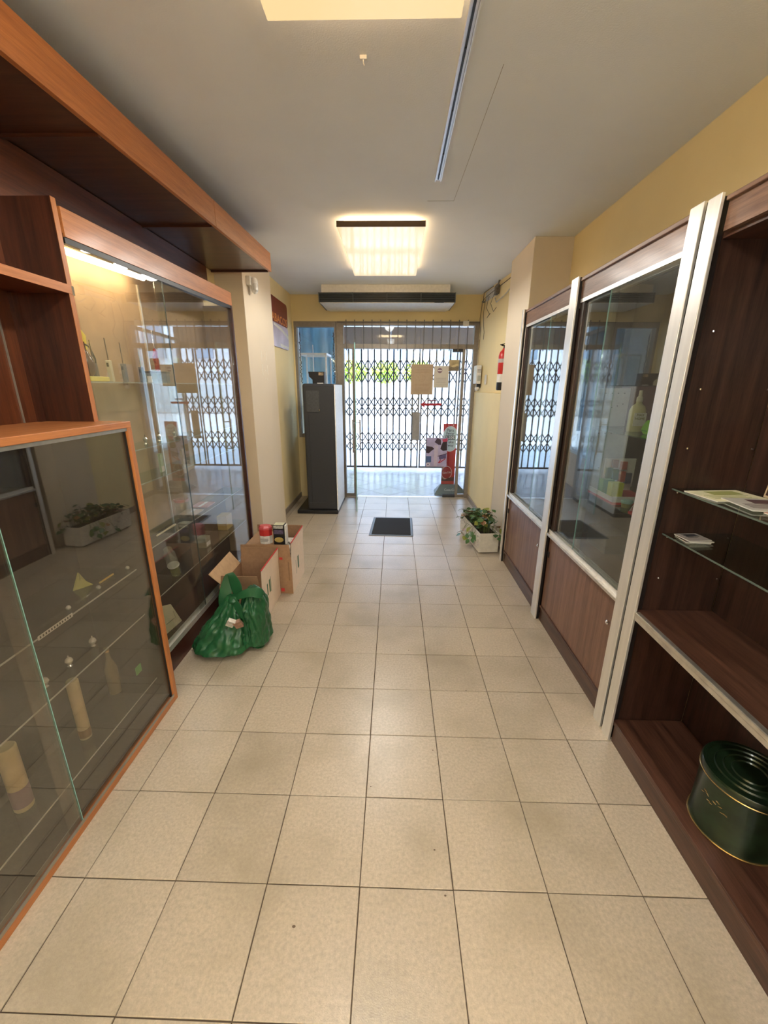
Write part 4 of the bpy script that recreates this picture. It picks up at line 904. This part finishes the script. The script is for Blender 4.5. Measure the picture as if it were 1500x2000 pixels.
# ------------------------------------------------------------------ things on the right-hand entrance wall
t = thing('fire_extinguisher', 'red and white cylinder half hidden behind the right pillar', 'extinguisher', (1.19, 4.82, 1.59))
ex, ey = 1.190, 4.82
obj('cylinder', MB().lathe((ex, ey, 1.59), [(.050, .11), (.052, .115), (.052, .36), (.040, .40), (.018, .425), (.014, .44)], 28), mat('signal_red', (.50, .02, .015), .3), t, smooth=True)
obj('base_cup', MB().lathe((ex, ey, 1.59), [(.046, 0), (.052, .01), (.052, .085)], 28), m_black, t, smooth=True)
obj('label', MB().lathe((ex, ey, 1.59), [(.0525, .086), (.0525, .17)], 28), m_paper, t, smooth=True)
obj('band', MB().lathe((ex, ey, 1.59), [(.0528, .29), (.0528, .33)], 28), mat('grey_label', (.45, .40, .38), .5), t, smooth=True)
obj('valve', MB().tube([(ex, ey, 2.03), (ex, ey, 2.055), (ex - .03, ey - .01, 2.06)], .010, 8).bar((ex - .045, ey, 2.065), (ex + .03, ey, 2.08), .014, .008), m_black, t)
obj('wall_bracket', B(ex + .048, xw(ey), ey - .02, ey + .02, 1.80, 1.84), m_dgrey, t)
t = thing('alarm_box', 'white ventilated wall box beside the entrance door', 'alarm box', (1.15, 5.85, 1.68))
obj('case', B(1.085, 1.149, 5.76, 5.98, 1.665, 1.90), m_wplas, t, bevel=.008)
for k in range(4): obj('vent_slot', B(1.095, 1.145, 5.7575, 5.76, 1.845 - k * .012, 1.849 - k * .012), m_dgrey, t)
obj('display', B(1.10, 1.142, 5.757, 5.76, 1.70, 1.77), mat('lcd_grey', (.4, .42, .38), .3), t)
t = thing('switch_plate', 'small white light switch right of the ventilated wall box', 'switch', (1.2, 5.58, 1.66))
obj('plate', B(1.165, 1.180, 5.54, 5.60, 1.655, 1.775), m_wplas, t, bevel=.004)
obj('rocker', B(1.160, 1.165, 5.555, 5.59, 1.68, 1.75), m_paper, t, bevel=.002)
t = thing('bell_dome', 'white dome fixture under the ventilated wall box', 'sounder', (1.15, 5.84, 1.60))
obj('dome', MB().lathe((1.12, 5.84, 1.600), [(.005, -.030), (.018, -.024), (.028, -.008), (.030, .01), (.026, .022)], 20), m_wplas, t, smooth=True)
obj('bracket', MB().box(1.11, 1.159, 5.82, 5.86, 1.615, 1.664), m_dgrey, t)
# loose wires and broken conduit in the corner
t = thing('loose_wiring', 'tangle of old wires and brackets at the ceiling corner by the right pillar', 'wiring', (1.19, 5.5, 2.7))
random.seed(5)
m_wire = mat('old_wire', (.07, .055, .04), .6); m_wirew = mat('pale_wire', (.55, .52, .45), .6)
def wire(P, r=.0035, m=m_wire): obj('wire', MB().tube([(p[0] - X + xw(p[1]) - .008, p[1], p[2]) for p in P], r, 6), m, t, smooth=True)
X = 1.192
wire([(X, 6.02, 2.05), (X, 6.0, 2.3), (X - .004, 6.03, 2.5), (X, 5.99, 2.68), (X, 5.9, 2.72), (X, 5.7, 2.73), (X, 5.3, 2.74), (X, 4.9, 2.75)])
wire([(X, 5.85, 2.70), (X - .02, 5.83, 2.55), (X, 5.86, 2.40), (X - .01, 5.78, 2.30), (X, 5.82, 2.22)], .0028)
wire([(X, 5.70, 2.71), (X - .02, 5.72, 2.58), (X, 5.64, 2.50), (X - .01, 5.70, 2.46), (X, 5.60, 2.50)], .0028)
wire([(X, 5.50, 2.70), (X - .02, 5.55, 2.6), (X, 5.48, 2.50), (X, 5.38, 2.53)], .0028)
wire([(X, 5.95, 2.70), (X - .01, 5.90, 2.785), (X, 5.55, 2.79)], .0035)
wire([(X, 5.45, 2.64), (X - .03, 5.30, 2.57), (X - .01, 5.10, 2.60), (X, 4.85, 2.66)], .006, m_wirew)
wire([(X, 5.98, 2.40), (X, 6.01, 2.2), (X, 6.02, 2.0), (X, 6.01, 1.93)], .003, m_wirew)
obj('junction_box', B(1.16, 1.198, 5.30, 5.40, 2.66, 2.76), mat('grimy_grey', (.14, .12, .10), .7, var=.4, scale=60), t, bevel=.004)
obj('bracket', MB().bar((1.18, 5.25, 2.79), (1.14, 5.18, 2.70), .02, .006).bar((1.13, 5.88, 2.68), (1.12, 5.80, 2.66), .03, .02), mat('grimy_metal', (.20, .18, .15), .5, metal=.5), t)
obj('pale_patch', MB().hexa([(xw(y) - d, y, z) for z in (2.67, 2.78) for (y, d) in ((5.42, .004), (5.42, .001), (5.86, .001), (5.86, .004))]), mat('patch_white', (.60, .58, .54), .8), t)

# ------------------------------------------------------------------ notices on the closed glass leaf
Yn = YB + .0045
def sheet(name, label, cat, x0, x1, z0, z1, m, th=.0012):
    t = thing(name, label, cat, ((x0 + x1) / 2, Yn, z0))
    obj('sheet', B(x0, x1, Yn - th, Yn, z0, z1), m, t)
    return t
m_line = mat('notice_line', (.36, .25, .15), .7)
t = sheet('notice', 'brown paper notice with a round face drawing on the door glass', 'notice', .228, .540, 1.516, 1.925, mat('kraft_notice', (.42, .31, .20), .7, var=.05))
f_ = MB(); y = Yn - .0016
for (x0, x1, z0, z1) in ((.262, .508, 1.880, 1.883), (.262, .508, 1.610, 1.613), (.262, .265, 1.61, 1.88), (.505, .508, 1.61, 1.88)): f_.box(x0, x1, y, y + .0003, z0, z1)
for k in range(3): f_.box(.285, .485, y, y + .0003, 1.855 - k * .022, 1.861 - k * .022)
for k in range(2): f_.box(.285, .485, y, y + .0003, 1.655 - k * .02, 1.661 - k * .02)
for k in range(4): f_.box(.27 + .01 * k, .50 - .01 * k, y, y + .0003, 1.595 - k * .016, 1.600 - k * .016)
for (r0, cx, cz) in ((.045, .382, 1.74),):
    for k in range(24):
        a, b = 2 * PI * k / 24, 2 * PI * (k + 1) / 24
        f_.bar((cx + r0 * math.cos(a), y, cz + r0 * math.sin(a)), (cx + r0 * math.cos(b), y, cz + r0 * math.sin(b)), .0005, .004)
f_.box(.366, .372, y, y + .0003, 1.75, 1.762).box(.392, .398, y, y + .0003, 1.75, 1.762).bar((.362, y, 1.725), (.382, y, 1.715), .0005, .004).bar((.382, y, 1.715), (.402, y, 1.725), .0005, .004)
obj('print', f_, m_line, t)
t = sheet('notice', 'pale grey notice with a round purple logo on the door glass', 'notice', .552, .760, 1.612, 1.905, mat('grey_notice', (.60, .55, .46), .7, var=.03))
f_ = MB()
for (x0, x1, z0, z1) in ((.57, .735, 1.745, 1.747), (.57, .735, 1.672, 1.674), (.57, .572, 1.672, 1.747), (.733, .735, 1.672, 1.747)): f_.box(x0, x1, y, y + .0003, z0, z1)
for k in range(4): f_.box(.585, .722, y, y + .0003, 1.732 - k * .016, 1.737 - k * .016)
for k in range(3): f_.box(.57, .74, y, y + .0003, 1.655 - k * .014, 1.658 - k * .014)
obj('print', f_, mat('grey_line', (.38, .34, .30), .7), t)
obj('logo', MB().prism([(.632 + .034 * math.cos(2 * PI * k / 24), y + .0003, 1.842 + .034 * math.sin(2 * PI * k / 24)) for k in range(24)], (0, -.0004, 0)), mat('logo_purple', (.22, .13, .16), .6), t)
obj('logo_bar', B(.604, .660, y - .0006, y - .0001, 1.836, 1.848), m_paper, t)
t = sheet('sticker', 'small square photo sticker of a brown landscape on the door glass', 'sticker', .757, .898, 1.836, 1.985, mat('sticker_ochre', (.42, .33, .17), .6, var=.3, scale=15))
obj('dark_hills', MB().prism([(.757, y, 1.836), (.898, y, 1.836), (.898, y, 1.895), (.86, y, 1.905), (.81, y, 1.885), (.77, y, 1.91), (.757, y, 1.905)], (0, -.0004, 0)), mat('hill_brown', (.22, .17, .10), .6, var=.4, scale=20), t)
obj('pale_band', MB().prism([(.775, y - .0006, 1.90), (.83, y - .0006, 1.885), (.885, y - .0006, 1.91), (.875, y - .0006, 1.935), (.82, y - .0006, 1.915)], (0, -.0003, 0)), mat('band_cream', (.6, .48, .25), .6), t)
t = thing('arrow_sticker', 'red arrow sticker pointing left on the door glass', 'sticker', (.53, Yn, 1.37))
m_arr = mat('arrow_red', (.40, .015, .03), .5)
obj('arrow', MB().prism([(.375, Yn - .001, 1.378), (.437, Yn - .001, 1.424), (.432, Yn - .001, 1.393), (.675, Yn - .001, 1.395), (.675, Yn - .001, 1.366), (.432, Yn - .001, 1.363), (.437, Yn - .001, 1.332)], (0, .001, 0)), m_arr, t)
obj('small_arrow', MB().prism([(.475, Yn - .001, 1.431), (.50, Yn - .001, 1.445), (.495, Yn - .001, 1.437), (.60, Yn - .001, 1.438), (.60, Yn - .001, 1.424), (.495, Yn - .001, 1.425), (.50, Yn - .001, 1.417)], (0, .001, 0)), mat('arrow_dark', (.16, .02, .04), .5), t)
# photo poster
t = sheet('poster', 'lilac and black photo poster low on the door glass', 'poster', .483, .792, .472, .902, mat('poster_lilac', (.42, .38, .60), .45, var=.15, scale=8))
def flat(nm, P, c, dy=.0004): obj(nm, MB().prism([(x, Yn - .0013, z) for x, z in P], (0, -dy, 0)), mat(nm + '_ink', c, .5), t)
flat('dark_left', [(.483, .78), (.57, .77), (.60, .74), (.56, .71), (.52, .67), (.483, .68)], (.04, .02, .03))
flat('dark_right', [(.70, .78), (.73, .86), (.785, .87), (.79, .72), (.73, .71), (.69, .74)], (.03, .02, .03))
flat('black_top', [(.60, .84), (.64, .90), (.69, .88), (.70, .80), (.66, .80)], (.05, .03, .06))
flat('crimson', [(.71, .88), (.79, .90), (.79, .85), (.73, .84)], (.45, .05, .12), .0007)
flat('blue_left', [(.483, .63), (.56, .63), (.56, .54), (.483, .53)], (.05, .10, .24))
flat('violet_right', [(.67, .64), (.78, .67), (.78, .60), (.68, .58)], (.10, .08, .20))
flat('fold', [(.60, .80), (.66, .79), (.65, .48), (.60, .48)], (.52, .46, .60), .0008)
flat('dark_stroke', [(.655, .625), (.79, .665), (.79, .675), (.655, .635)], (.06, .02, .05), .0009)
flat('red_scrawl', [(.66, .53), (.70, .585), (.71, .575), (.69, .545), (.77, .60), (.775, .59), (.69, .525)], (.40, .03, .06), .0010)
flat('white_ring', [(.515 + .028 * math.cos(k * PI / 8), .505 + .028 * math.sin(k * PI / 8)) for k in range(16)], (.7, .68, .72), .0010)
flat('ring_core', [(.515 + .014 * math.cos(k * PI / 8), .505 + .014 * math.sin(k * PI / 8)) for k in range(16)], (.2, .15, .3), .0014)

# ------------------------------------------------------------------ drinks sign outside the glass
t = thing('drinks_standee', 'red drinks advertising stand on a dark base outside the door glass', 'advertising stand', (.87, 6.42, -.003))
zz0, zz1 = .15, 1.09
m_std = mat('standee_red', (.50, .03, .03), .35)
def sf(x, z, dy=0.0): return (x, 6.34 - dy, z)
obj('board', B(.752, .958, 6.34, 6.352, zz0, zz1), m_std, t, bevel=.004)
PC, PR = (.862, .86), .185
def disc(cx, cz, r, rz, n=36): return [(cx + r * math.cos(2 * PI * k / n), cz + rz * math.sin(2 * PI * k / n)) for k in range(n)]
def fl2(nm, P, m, dy): return obj(nm, MB().prism([sf(max(.753, min(.957, x)), z, dy) for x, z in P], (0, -.0005, 0)), m, t)
fl2('white_ring', disc(PC[0], PC[1], .125, .195), mat('ring_white', (.78, .72, .70), .4), .0006)
fl2('mint_disc', disc(PC[0], PC[1], .116, .183), mat('disc_mint', (.55, .66, .63), .4), .0013)
fl2('price_tab', [(.785, .845), (.935, .845), (.935, .915), (.785, .915)], mat('tab_slate', (.10, .13, .13), .4), .002)
m_dkt = mat('dark_lettering', (.10, .10, .12), .5)
text('Para', .062, sf(.858, .99, .0024), (1, 0, 0), (0, 0, 1), m_dkt, t, bold=.001)
text('llevar', .058, sf(.858, .942, .0024), (1, 0, 0), (0, 0, 1), m_dkt, t, bold=.001)
text('3,50€', .060, sf(.86, .880, .0030), (1, 0, 0), (0, 0, 1), m_paper, t, bold=.001)
text('Take', .058, sf(.858, .812, .0024), (1, 0, 0), (0, 0, 1), m_dkt, t, bold=.001)
text('away', .058, sf(.858, .762, .0024), (1, 0, 0), (0, 0, 1), m_dkt, t, bold=.001)
for x in (.83, .90): obj('eyelet', MB().prism([sf(x + .007 * math.cos(k * PI / 4), 1.068 + .007 * math.sin(k * PI / 4), .001) for k in range(8)], (0, -.001, 0)), m_paper, t)
fl2('glass_bottle', [(.775, .64), (.795, .64), (.80, .56), (.83, .47), (.86, .36), (.87, .22), (.755, .22), (.755, .50)], mat('bottle_print', (.42, .20, .13), .4, var=.3, scale=18), .001)
fl2('roundel', disc(.83, .335, .085, .105), mat('roundel_pink', (.72, .55, .50), .4), .0016)
fl2('roundel_core', disc(.83, .335, .075, .095), mat('roundel_red', (.36, .02, .02), .4), .0022)
text('Coca-Cola', .045, sf(.832, .335, .003), (1, 0, .12), (-.12, 0, 1), m_paper, t, bold=.0005, width=.125)
fl2('dark_glass', [(.755, .20), (.95, .20), (.95, .27), (.86, .25), (.80, .22), (.755, .25)], mat('cola_dark', (.08, .02, .02), .4, var=.5, scale=20), .0028)
obj('base', MB().hexa([(.64, 6.24, -.003), (1.16, 6.20, -.003), (1.16, 6.56, -.003), (.66, 6.56, -.003), (.74, 6.33, .15), (1.02, 6.33, .15), (1.02, 6.42, .15), (.76, 6.42, .15)]), mat('standee_base', (.09, .12, .12), .5), t, bevel=.006)
text('Coca-Cola', .055, (.90, 6.268, .072), (1, 0, 0), (0, .53, .85), m_paper, t, width=.20)

# display niche seen through the left shop window
t = thing('backdrop_film', 'glossy light blue backdrop sheet in the left shop window', 'backdrop', (-1.25, 7.3, 1.0))
bf = MB(); n = 14
for r in range(2):
    for c in range(n): bf.v.append((-1.61 + c * .60 / (n - 1), 7.35 + .03 * math.sin(c * 1.9) + .01 * r, (.9, 2.62)[r]))
for c in range(n - 1): bf.f.append((c, c + 1, n + c + 1, n + c))
o = obj('sheet', bf, mat('film_blue', (.24, .55, .74), .16, var=.18, scale=2.2, coat=1.0, bump=1.0), t, smooth=True)
sm = o.modifiers.new('thickness', 'SOLIDIFY'); sm.thickness = .004
0 and obj('crease_highlight', MB().bar((-1.60, 7.31, 2.50), (-1.10, 7.31, 2.30), .004, .03).bar((-1.55, 7.31, 2.48), (-1.42, 7.31, 1.95), .004, .02), mat('film_white', (.8, .85, .88), .3), t)
t = thing('showcase', 'white framed glass showcase inside the left shop window', 'showcase', (-1.2, 6.8, .6))
s0, s1, q0, q1 = -1.40, -1.02, 6.40, 6.85
m_sf = mat('showcase_white', (.75, .76, .76), .35)
for x in (s0, s1):
    for yq in (q0, q1): obj('corner_post', B(x - .012, x + .012, yq - .012, yq + .012, 0, 2.085), m_sf, t)
for z in (2.06, 1.30): obj('rail_front', MB().box(s0, s1, q0 - .012, q0 + .012, z, z + .03).box(s0, s1, q1 - .012, q1 + .012, z, z + .03), m_sf, t); obj('rail_side', MB().box(s0 - .012, s0 + .012, q0, q1, z, z + .03).box(s1 - .012, s1 + .012, q0, q1, z, z + .03), m_sf, t)
obj('mid_bar', B(-1.215, -1.205, q0 - .008, q0 + .008, 1.33, 2.20), m_sf, t)
obj('glass_front', B(s0, s1, q0 - .003, q0 + .003, 1.33, 2.06), m_gl, t)
obj('back_panel', B(s0, s1, q1 - .004, q1 + .004, 0, 1.60), m_sf, t)
obj('lower_panel', B(s0, s1, q0 - .004, q0 + .004, 0, 1.30), m_sf, t)
for (x, lb) in ((-1.345, 'left'), (-.868, 'right')):
    g = MB(); yy = YB + .06
    for k in range(34):
        z = 2.33 - k * .02; g.lathe((x + random.uniform(-.008, .008), yy, z), [(.003, -.009), (.010, 0), (.003, .009)], 6)
    t = thing('bead_garland', 'dark beaded garland hanging at the %s edge of the left shop window' % lb, 'garland', (x, yy, 2.34))
    o = obj('beads', g, mat('garland_dark', (.08, .06, .05), .4), t); o['kind'] = 'stuff'
    obj('cord', MB().tube([(x, yy, 2.36), (x, yy, 1.66)], .0015, 5), m_black, t)

# ------------------------------------------------------------------ cardboard boxes, packets, carrier bag
def carton(label, x0, x1, y0, y1, fold, top, outer_r, marks):
    t = thing('cardboard_box', label, 'box', ((x0 + x1) / 2, (y0 + y1) / 2, 0)); th = .004
    obj('base', B(x0 + th, x1 - th, y0 + th, y1 - th, .001, .006), m_card, t)
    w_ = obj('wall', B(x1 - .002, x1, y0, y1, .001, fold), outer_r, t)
    obj('liner', B(x1 - th, x1 - .002, y0 + th, y1 - th, .001, top - .001), m_card, w_)
    obj('wall', B(x0, x0 + th, y0, y1, .001, fold), m_card, t)
    obj('wall', B(x0 + th, x1 - th, y0, y0 + th, .001, fold), m_card, t)
    obj('wall', B(x0 + th, x1 - th, y1 - th, y1, .001, fold), m_card, t)
    obj('flap', MB().hexa([(x1 - .002, y0, fold), (x1, y0, fold), (x1, y1, fold), (x1 - .002, y1, fold), (x1 + .004, y0, top), (x1 + .006, y0, top), (x1 + .006, y1, top), (x1 + .004, y1, top)]), outer_r, t)
    obj('red_tape', B(x1 - .001, x1 + .0072, y0 - .0006, y1, top, top + .004), m_red, t)
    for a in marks: obj('printed_mark', B(x1 + .0001, x1 + .0008, *a), mat('mark_green', (.06, .15, .07), .6), t)
    return t
XB1 = (-1.205, -.905); XB2 = (-1.21, -.803)
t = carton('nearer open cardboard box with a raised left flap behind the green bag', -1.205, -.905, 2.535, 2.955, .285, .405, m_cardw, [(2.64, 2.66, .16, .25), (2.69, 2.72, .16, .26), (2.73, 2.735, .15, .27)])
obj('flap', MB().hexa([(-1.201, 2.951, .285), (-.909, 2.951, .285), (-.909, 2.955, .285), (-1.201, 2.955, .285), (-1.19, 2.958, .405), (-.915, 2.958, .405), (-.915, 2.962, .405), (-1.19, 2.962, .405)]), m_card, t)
obj('flap', MB().hexa([(-1.205, 2.56, .285), (-1.201, 2.56, .285), (-1.201, 2.93, .285), (-1.205, 2.93, .285), (-1.268, 2.53, .375), (-1.264, 2.53, .380), (-1.262, 2.90, .395), (-1.266, 2.90, .390)]), mat('cardboard_lit_tone', (.55, .36, .20), .8), t)  # lighter cardboard: the light on this raised flap is put into its colour
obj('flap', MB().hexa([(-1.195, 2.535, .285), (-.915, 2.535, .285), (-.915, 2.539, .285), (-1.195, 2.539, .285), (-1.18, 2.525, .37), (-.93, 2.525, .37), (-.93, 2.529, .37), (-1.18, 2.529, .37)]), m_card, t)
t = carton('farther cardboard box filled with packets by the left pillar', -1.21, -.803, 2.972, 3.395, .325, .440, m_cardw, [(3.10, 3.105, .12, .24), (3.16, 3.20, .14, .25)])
obj('flap', MB().hexa([(-1.205, 2.972, .325), (-.81, 2.972, .325), (-.81, 2.976, .325), (-1.205, 2.976, .325), (-1.20, 2.966, .428), (-.815, 2.966, .428), (-.815, 2.970, .428), (-1.20, 2.970, .428)]), m_card, t)
obj('flap', MB().hexa([(-1.205, 3.391, .325), (-.81, 3.391, .325), (-.81, 3.395, .325), (-1.205, 3.395, .325), (-1.205, 3.40, .445), (-.806, 3.40, .445), (-.806, 3.404, .445), (-1.205, 3.404, .445)]), m_card, t)
for (x, z, dz) in ((-.908, .30, .02), (-.908, .02, .03)): obj('red_corner_tape', B(-.9028 - .0, -.875, 2.9705, 2.9718, z, z + dz), m_red, t)
obj('faint_stamp', B(-.835, -.825, 2.9705, 2.9718, .12, .28), mat('stamp_brown', (.26, .15, .08), .8), t)
# supporting packets under the ones that show
mk = mat('speckled_pack', (.55, .50, .45), .5, var=.9, scale=70)
for k, (x, y, z) in enumerate(((-.86, 3.06, .33), (-.855, 3.17, .33))):
    t = thing('small_packet', ('black and white speckled packet at the near right of the far box', 'black and white speckled packet behind another at the right of the far box')[k], 'packet', (x, y, .0065))
    obj('pack', B(x - .035, x + .045, y - .05, y + .05, .0065, .375 + .02 * k), mk, t, bevel=.002)
    obj('label', B(x - .033, x + .043, y - .048, y + .048, .3755 + .02 * k, .3762 + .02 * k), mat('pack_white_top', (.62, .58, .52), .5, var=.5, scale=90), t)
tag(obj('support_carton', B(-1.19, -.93, 3.00, 3.36, .0065, .395), m_card, loc=(-1.06, 3.18, .0065)), 'inner cardboard carton filling the left of the far box', 'carton')
t = thing('red_tobacco_tub', 'red faceted tub with a white label standing in the far box', 'tub', (-1.035, 3.10, .3955))
def octo(r, z0, z1, cx=-1.035, cyy=3.10): return MB().lathe((cx, cyy, 0), [(r, z0), (r, z1)], 8, 1.0, .8)
obj('tub', MB().lathe((-1.035, 3.10, 0), [(.052, .3955), (.052, .462)], 8, 1, .8), m_paper, t)
obj('upper', MB().lathe((-1.035, 3.10, 0), [(.0525, .462), (.0525, .515)], 8, 1, .8), m_red, t)
obj('lid', MB().lathe((-1.035, 3.10, 0), [(.056, .515), (.056, .530), (.044, .545), (.02, .548)], 8, 1, .8), mat('lid_red', (.62, .10, .11), .35), t)
obj('warning_text', MB().box(-1.068, -1.003, 3.0555, 3.0560, .44, .443).box(-1.068, -1.003, 3.0555, 3.0560, .43, .433).box(-1.068, -1.01, 3.0555, 3.0560, .42, .423), m_ink, t)
t = thing('black_packet', 'black packet with a yellow oval label standing in the far box', 'packet', (-.915, 3.08, .3955)); x = -.965
obj('box', B(-.96, -.872, 3.055, 3.13, .3955, .560), m_black, t, bevel=.002)
obj('top_label', B(-.955, -.877, 3.06, 3.125, .560, .5610), mat('pale_yellow_top', (.62, .60, .40), .4), t)
obj('oval_label', MB().prism([(-.916 + .036 * math.cos(k * PI / 10), 3.0548, .437 + .022 * math.sin(k * PI / 10)) for k in range(20)], (0, -.0006, 0)), mat('mustard', (.55, .40, .12), .4), t)
obj('violet_band', B(-.955, -.877, 3.0542, 3.0549, .485, .520), mat('violet_grey', (.10, .08, .14), .4, var=.5, scale=60), t)
obj('silver_band', B(-.955, -.877, 3.0542, 3.0549, .532, .556), mat('silver_print', (.45, .45, .42), .4, var=.5, scale=80), t)
tag(obj('white_sleeve', B(-.868, -.858, 3.06, 3.12, .40, .555), m_paper, loc=(-.863, 3.09, .40)), 'narrow white sleeve beside the black packet', 'packet')

# green carrier bags
random.seed(11)
m_bag = mat('green_bag_plastic', (.016, .10, .034), .34, var=.18, scale=9, bump=.0)
from mathutils import noise as mnoise
def lobe(cx, cyy, rx, ry, h, tx, ty, seed, folds=9, start=.30, pw=1.25, end=.92, n=128, m=56):
    b = MB(); vs = []; 
    for i in range(m + 1):
        u = i / m
        prof = min(1.0, (u / .10) ** .5) * (1.0 if u < start else max(.06, 1 - ((u - start) / (1 - start)) ** pw * end))
        if u < .001: prof = .55
        x = cx + (tx - cx) * u ** 1.3; y_ = cyy + (ty - cyy) * u ** 1.3; z = .0015 + h * (u ** .95)
        for k in range(n):
            a = 2 * PI * k / n
            ca, sa = math.cos(a), math.sin(a)
            sup = (abs(ca) ** 3 + abs(sa) ** 3) ** (-1 / 3)
            w_ = math.sin(a * folds + seed + 1.6 * math.sin(u * 4 + seed)); f = (abs(w_) - .5) * .13 * (u ** .7 + .08)
            nz = mnoise.noise(Vector((ca * 2.2 + seed, sa * 2.2, u * 5))) * .13 + abs(mnoise.noise(Vector((ca * 4 + seed, sa * 4, u * 9)))) * -.15
            rr = prof * (1 + f + nz)
            mixs = sup * (1 - u) + 1 * u
            vs.append((x + rx * rr * mixs * ca, y_ + ry * rr * mixs * sa, max(.0015, z + (.012 * nz * 4 if 0 < u else 0))))
    F = []
    for i in range(m):
        for k in range(n): F.append((i * n + k, i * n + (k + 1) % n, (i + 1) * n + (k + 1) % n, (i + 1) * n + k))
    F.append(tuple(range(n))[::-1]); F.append(tuple(m * n + k for k in range(n)))
    return b.add(vs, F)
t = thing('carrier_bag', 'knotted dark green plastic carrier bag stuffed with packs in front of the boxes', 'bag', (-1.05, 2.25, 0))
def ribbon(P, W, th=.0015):
    b = MB(); P = [Vector(p) for p in P]
    vs = []
    for i, p in enumerate(P):
        wv = Vector(W[i]); nrm = (P[min(i + 1, len(P) - 1)] - P[max(0, i - 1)]).cross(wv).normalized() * th
        vs += [p - wv - nrm, p + wv - nrm, p + wv + nrm, p - wv + nrm]
    F = [(3, 2, 1, 0)]
    for i in range(len(P) - 1):
        a = i * 4
        for k in range(4): F.append((a + k, a + (k + 1) % 4, a + 4 + (k + 1) % 4, a + 4 + k))
    a = (len(P) - 1) * 4; F.append((a, a + 1, a + 2, a + 3))
    return b.add(vs, F)
def soft(o, lv=1):
    s_ = o.modifiers.new('smooth', 'SUBSURF'); s_.levels = lv; s_.render_levels = lv
obj('left_lobe', lobe(-1.08, 2.215, .188, .135, .375, -.995, 2.25, 1.7, 6, .12, .95, .86), m_bag, t, smooth=True)
obj('right_lobe', lobe(-.868, 2.30, .078, .115, .405, -.890, 2.31, 4.1, 5, .62, 2.2, .75), m_bag, t, smooth=True)
soft(obj('handle', ribbon([(-1.05, 2.25, .26), (-1.052, 2.27, .36), (-1.038, 2.30, .45), (-1.022, 2.31, .520), (-1.000, 2.30, .46), (-.972, 2.28, .41), (-.955, 2.26, .35)], [(.045, .0, .01), (.045, .01, .01), (.034, .01, .0), (.012, .01, .0), (.03, 0, .02), (.035, .0, .035), (.03, .0, .03)]), m_bag, t, smooth=True), 2)
soft(obj('handle', ribbon([(-1.0, 2.225, .365), (-.965, 2.215, .335), (-.93, 2.20, .29), (-.905, 2.195, .23)], [(.012, .0, .02), (.02, .0, .03), (.02, .0, .025), (.01, .0, .01)]), m_bag, t, smooth=True), 2)
soft(obj('handle', ribbon([(-.985, 2.24, .36), (-.945, 2.235, .385), (-.90, 2.23, .40), (-.84, 2.24, .415), (-.80, 2.26, .37)], [(.0, .01, .012), (.0, .02, .02), (.0, .03, .02), (.01, .04, .015), (.0, .04, .02)]), m_bag, t, smooth=True), 2)
soft(obj('knot', MB().lathe((-.985, 2.235, .345), [(.012, -.02), (.030, -.012), (.034, .005), (.022, .022), (.010, .03)], 14, 1.2, .9), m_bag, t, smooth=True))
t = thing('cigarette_packs', 'white and dark packs peeking out of the tear in the green bag', 'packs', (-.94, 2.17, .29)) if False else None
for k, (x, y, z, r, c, lb) in enumerate(((-.965, 2.120, .262, .5, (.62, .58, .52), 'white pack peeking out of the green bag below the knot'), (-.925, 2.130, .250, -.3, (.35, .20, .14), 'brown pack peeking out beside the white one in the green bag'))):
    o = obj('pack', B(-.022, .022, -.012, .012, -.03, .03), mat('pk%d' % k, c, .5, var=.3, scale=60)); o.name = 'cigarette_pack'
    o.location = (x, y, z); o.rotation_euler = (.5, r, .2); tag(o, lb, 'packet')
